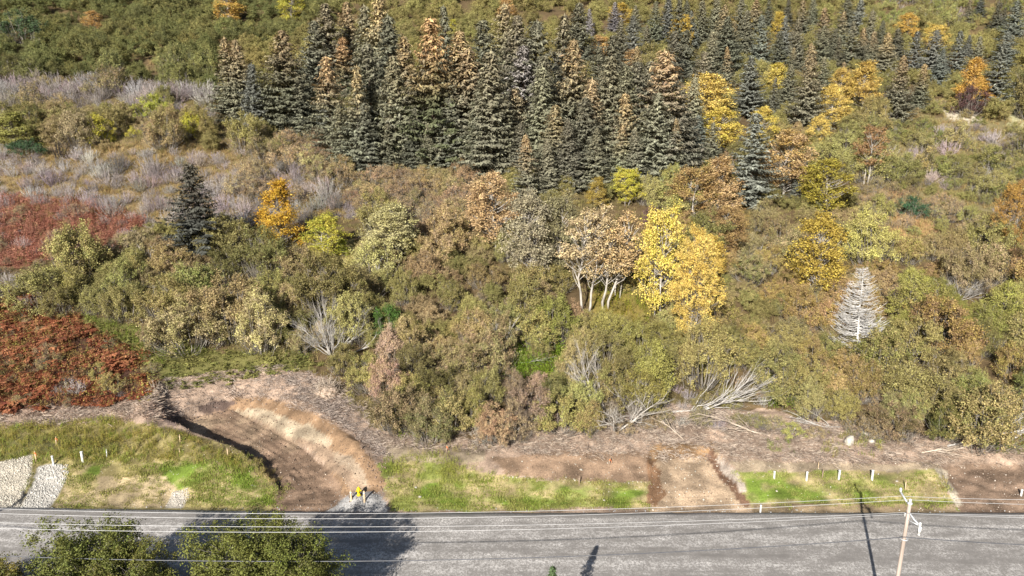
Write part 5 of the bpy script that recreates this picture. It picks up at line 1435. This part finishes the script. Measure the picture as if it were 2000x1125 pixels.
mb = MB(); mb.lathe([(.19 * q, .68 * q), (.19 * q, .72 * q), (.155 * q, .73 * q), (.13 * q, .81 * q), (.07 * q, .87 * q), (.035 * q, .88 * q), (.035 * q, .94 * q), (.001, .95 * q)], 18); mb.build('bonnet', M['yellow'], o)
for a, rr, nm in ((0, .06, 'hose_nozzle'), (math.pi, .06, 'hose_nozzle'), (-math.pi / 2, .085, 'pumper_nozzle')):
    mb = MB(); mb.lathe([(rr * q, .10 * q), (rr * q, .19 * q), (rr * 1.25 * q, .19 * q), (rr * 1.25 * q, .245 * q), (.02 * q, .25 * q), (.02 * q, .28 * q), (.001, .28 * q)], 10, axis='x')
    n_ = mb.build(nm, M['yellow'], o); n_.location = (0, 0, .50 * q); n_.rotation_euler = (0, 0, a)

# ---------------------------------------------------------------- utility pole and overhead lines
PX, PY = 22.5, 36.6
po = empty('utility_pole', (PX, PY, -.3), 0, tilt=(0, .014))
tag(po, 'weathered wooden utility pole with short arm carrying the overhead lines', 'utility pole')
TOPZ = 9.55
mb = MB(); zs = np.linspace(-.8, TOPZ, 8); mb.tube(np.stack([0 * zs, 0 * zs, zs], 1), np.linspace(.13, .095, 8), 14); shaft = mb.build('shaft', M['pole_wood'], po, True)
mb = MB(); mb.lathe([(.14, TOPZ - .02), (.14, TOPZ + .05), (.001, TOPZ + .09)], 12); mb.build('pole_cap', M['grey_metal'], po)
mb = MB(); mb.tube(np.array([(0.02, .10, TOPZ - .15), (-.10, .45, TOPZ + .10), (-.16, .80, TOPZ + .28)]), .055, 6); mb.build('upper_bracket', M['grey_metal'], po)
mb = MB(); mb.tube(np.array([(0, -.10, TOPZ - .55), (.20, -.35, TOPZ - .85), (.40, -.60, TOPZ - 1.02)]), .05, 6); mb.tube(np.array([(0, -.12, TOPZ - 1.0), (.40, -.60, TOPZ - 1.06)]), .03, 5); mb.build('lower_bracket', M['grey_metal'], po)
INS = {}
for nm, p in (('a', (-.16, .80, TOPZ + .30)), ('b', (0, .0, TOPZ + .06)), ('c', (.40, -.60, TOPZ - 1.06)), ('d', (-.02, .2, TOPZ - .95))):
    mb = MB(); mb.lathe([(.03, 0), (.08, .02), (.05, .06), (.095, .08), (.055, .13), (.085, .15), (.04, .22), (.001, .23)], 12); i_ = mb.build('insulator', M['white'], po); i_.location = p
mb = MB(); mb.lathe([(.19, 0), (.215, 0), (.215, .06), (.19, .06)], 14); bd = mb.build('cable_clamp', M['grey_metal'], po); bd.location = (0, 0, 7.25)
mb = MB(); mb.box((.40, -.62, TOPZ - 1.30), (.14, .14, .42)); mb.lathe([(.05, 0), (.09, -.10), (.001, -.12)], 10, (.40, -.62, TOPZ - 1.50)); mb.build('cutout_fuse', M['white'], po)

def span(name, y, pix, r, mat, label):
    """wire through three picture points at distance y, continued by its parabola to the neighbouring poles"""
    P = [at_y(a, b, y) for a, b in pix]
    pole = np.array([PX + .02, y, P[2][2]])
    xs = np.array([P[0][0], P[1][0], pole[0]]); zs = np.array([P[0][2], P[1][2], pole[2]])
    co = np.polyfit(xs, zs, 2)
    x0 = -46.0
    X = np.linspace(x0, pole[0], 40); L_ = np.stack([X, np.full(40, y), np.polyval(co, X)], 1)
    E = at_y(*pix[3], y); k = .0028
    X2 = np.linspace(pole[0], pole[0] + 62, 32)
    s = (E[2] - pole[2]) / (E[0] - pole[0]) - k * (E[0] - pole[0])
    L2 = np.stack([X2, np.full(32, y), pole[2] + s * (X2 - pole[0]) + k * (X2 - pole[0]) ** 2], 1)
    mb = MB(); mb.tube(np.vstack([L_, L2[1:]]), r, 5); o = mb.build(name, M[mat]); tag(o, label, 'wire'); return o
span('overhead_wire', PY + .85, [(0, 994), (700, 1003), (1764, 969), (2000, 976)], .0115, 'wire', 'topmost pale overhead wire on the upper bracket of the pole')
span('overhead_wire', PY + .05, [(0, 1003), (700, 1013), (1770, 976), (2000, 985)], .0115, 'wire', 'pale overhead wire on the top of the pole')
span('overhead_wire', PY + .25, [(0, 1021), (700, 1029), (1770, 1001), (2000, 1007)], .0115, 'wire', 'pale overhead wire at the side of the pole under its top')
span('overhead_wire', PY - .60, [(0, 1032), (700, 1039), (1788, 1003), (2000, 1011)], .0115, 'wire', 'lowest pale overhead wire on the lower bracket of the pole')
span('communication_cable', PY - .15, [(290, 1094), (700, 1096), (1764, 1049), (2000, 1064)], .026, 'cable', 'dark sheathed cable strung low across the pole')
# the pole to the left that carries the other end of the span (outside the photograph)
pl = empty('utility_pole', (-46.0, PY, -.3)); tag(pl, 'neighbouring utility pole at the other end of the wire span', 'utility pole')
mb = MB(); mb.tube(np.stack([0 * zs, 0 * zs, zs], 1), np.linspace(.175, .125, 8), 14); mb.build('shaft', M['pole_wood'], pl, True)
mb = MB(); mb.box((0, 0, TOPZ - .3), (.1, 2.2, .12)); mb.build('crossarm', M['pole_wood'], pl)

# ---------------------------------------------------------------- near-side trees whose crowns rise into the frame and shade the road
NEAR = [tree_meshes(60 + k, 8.0, 2.9, .10, 290, 190, .105, 4, 'bark_grey', 'box', .4, (.34, .74)) for k in range(2)]
NT = [(-26.0, 37.9, 7.3, 1.05, 0, (0.323, 0.281, 0.067), (0.221, 0.231, 0.057), 'olive-yellow poplar crown at the near roadside, the bigger one before the rock aprons'),
      (-30.5, 36.0, 6.0, 1.0, 1, (0.289, 0.264, 0.067), (0.408, 0.281, 0.076), 'smaller olive poplar crown beside the bigger roadside poplar'),
      (-22.3, 37.2, 6.6, .8, 1, (0.272, 0.264, 0.057), (0.340, 0.281, 0.076), 'narrow olive poplar crown between the two roadside poplars'),
      (-16.6, 38.2, 7.3, 1.05, 0, (0.340, 0.297, 0.067), (0.238, 0.231, 0.057), 'broad olive-yellow poplar crown at the near roadside in front of the tree shadow'),
      (-13.2, 38.0, 6.9, .95, 1, (0.289, 0.281, 0.057), (0.238, 0.214, 0.057), 'olive poplar crown beside the broad roadside poplar'),
      (-35.0, 36.5, 5.6, 1.0, 0, (0.323, 0.281, 0.067), (0.374, 0.264, 0.076), 'low olive poplar crown at the far end of the roadside poplars')]
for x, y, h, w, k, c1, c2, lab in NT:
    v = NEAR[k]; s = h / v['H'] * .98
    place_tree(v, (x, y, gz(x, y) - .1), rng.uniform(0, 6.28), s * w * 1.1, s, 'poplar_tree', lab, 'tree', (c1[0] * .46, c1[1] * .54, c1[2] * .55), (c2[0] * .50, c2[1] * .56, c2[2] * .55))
v = SPR[2]
place_tree(v, (2.4, 35.3, gz(2.4, 35.3)), 1.0, .40, .405, 'spruce_tree', 'small roadside spruce of which only the leader tip shows above the near road edge', 'tree', (.08, .12, .05), (.1, .12, .06), None, 0)
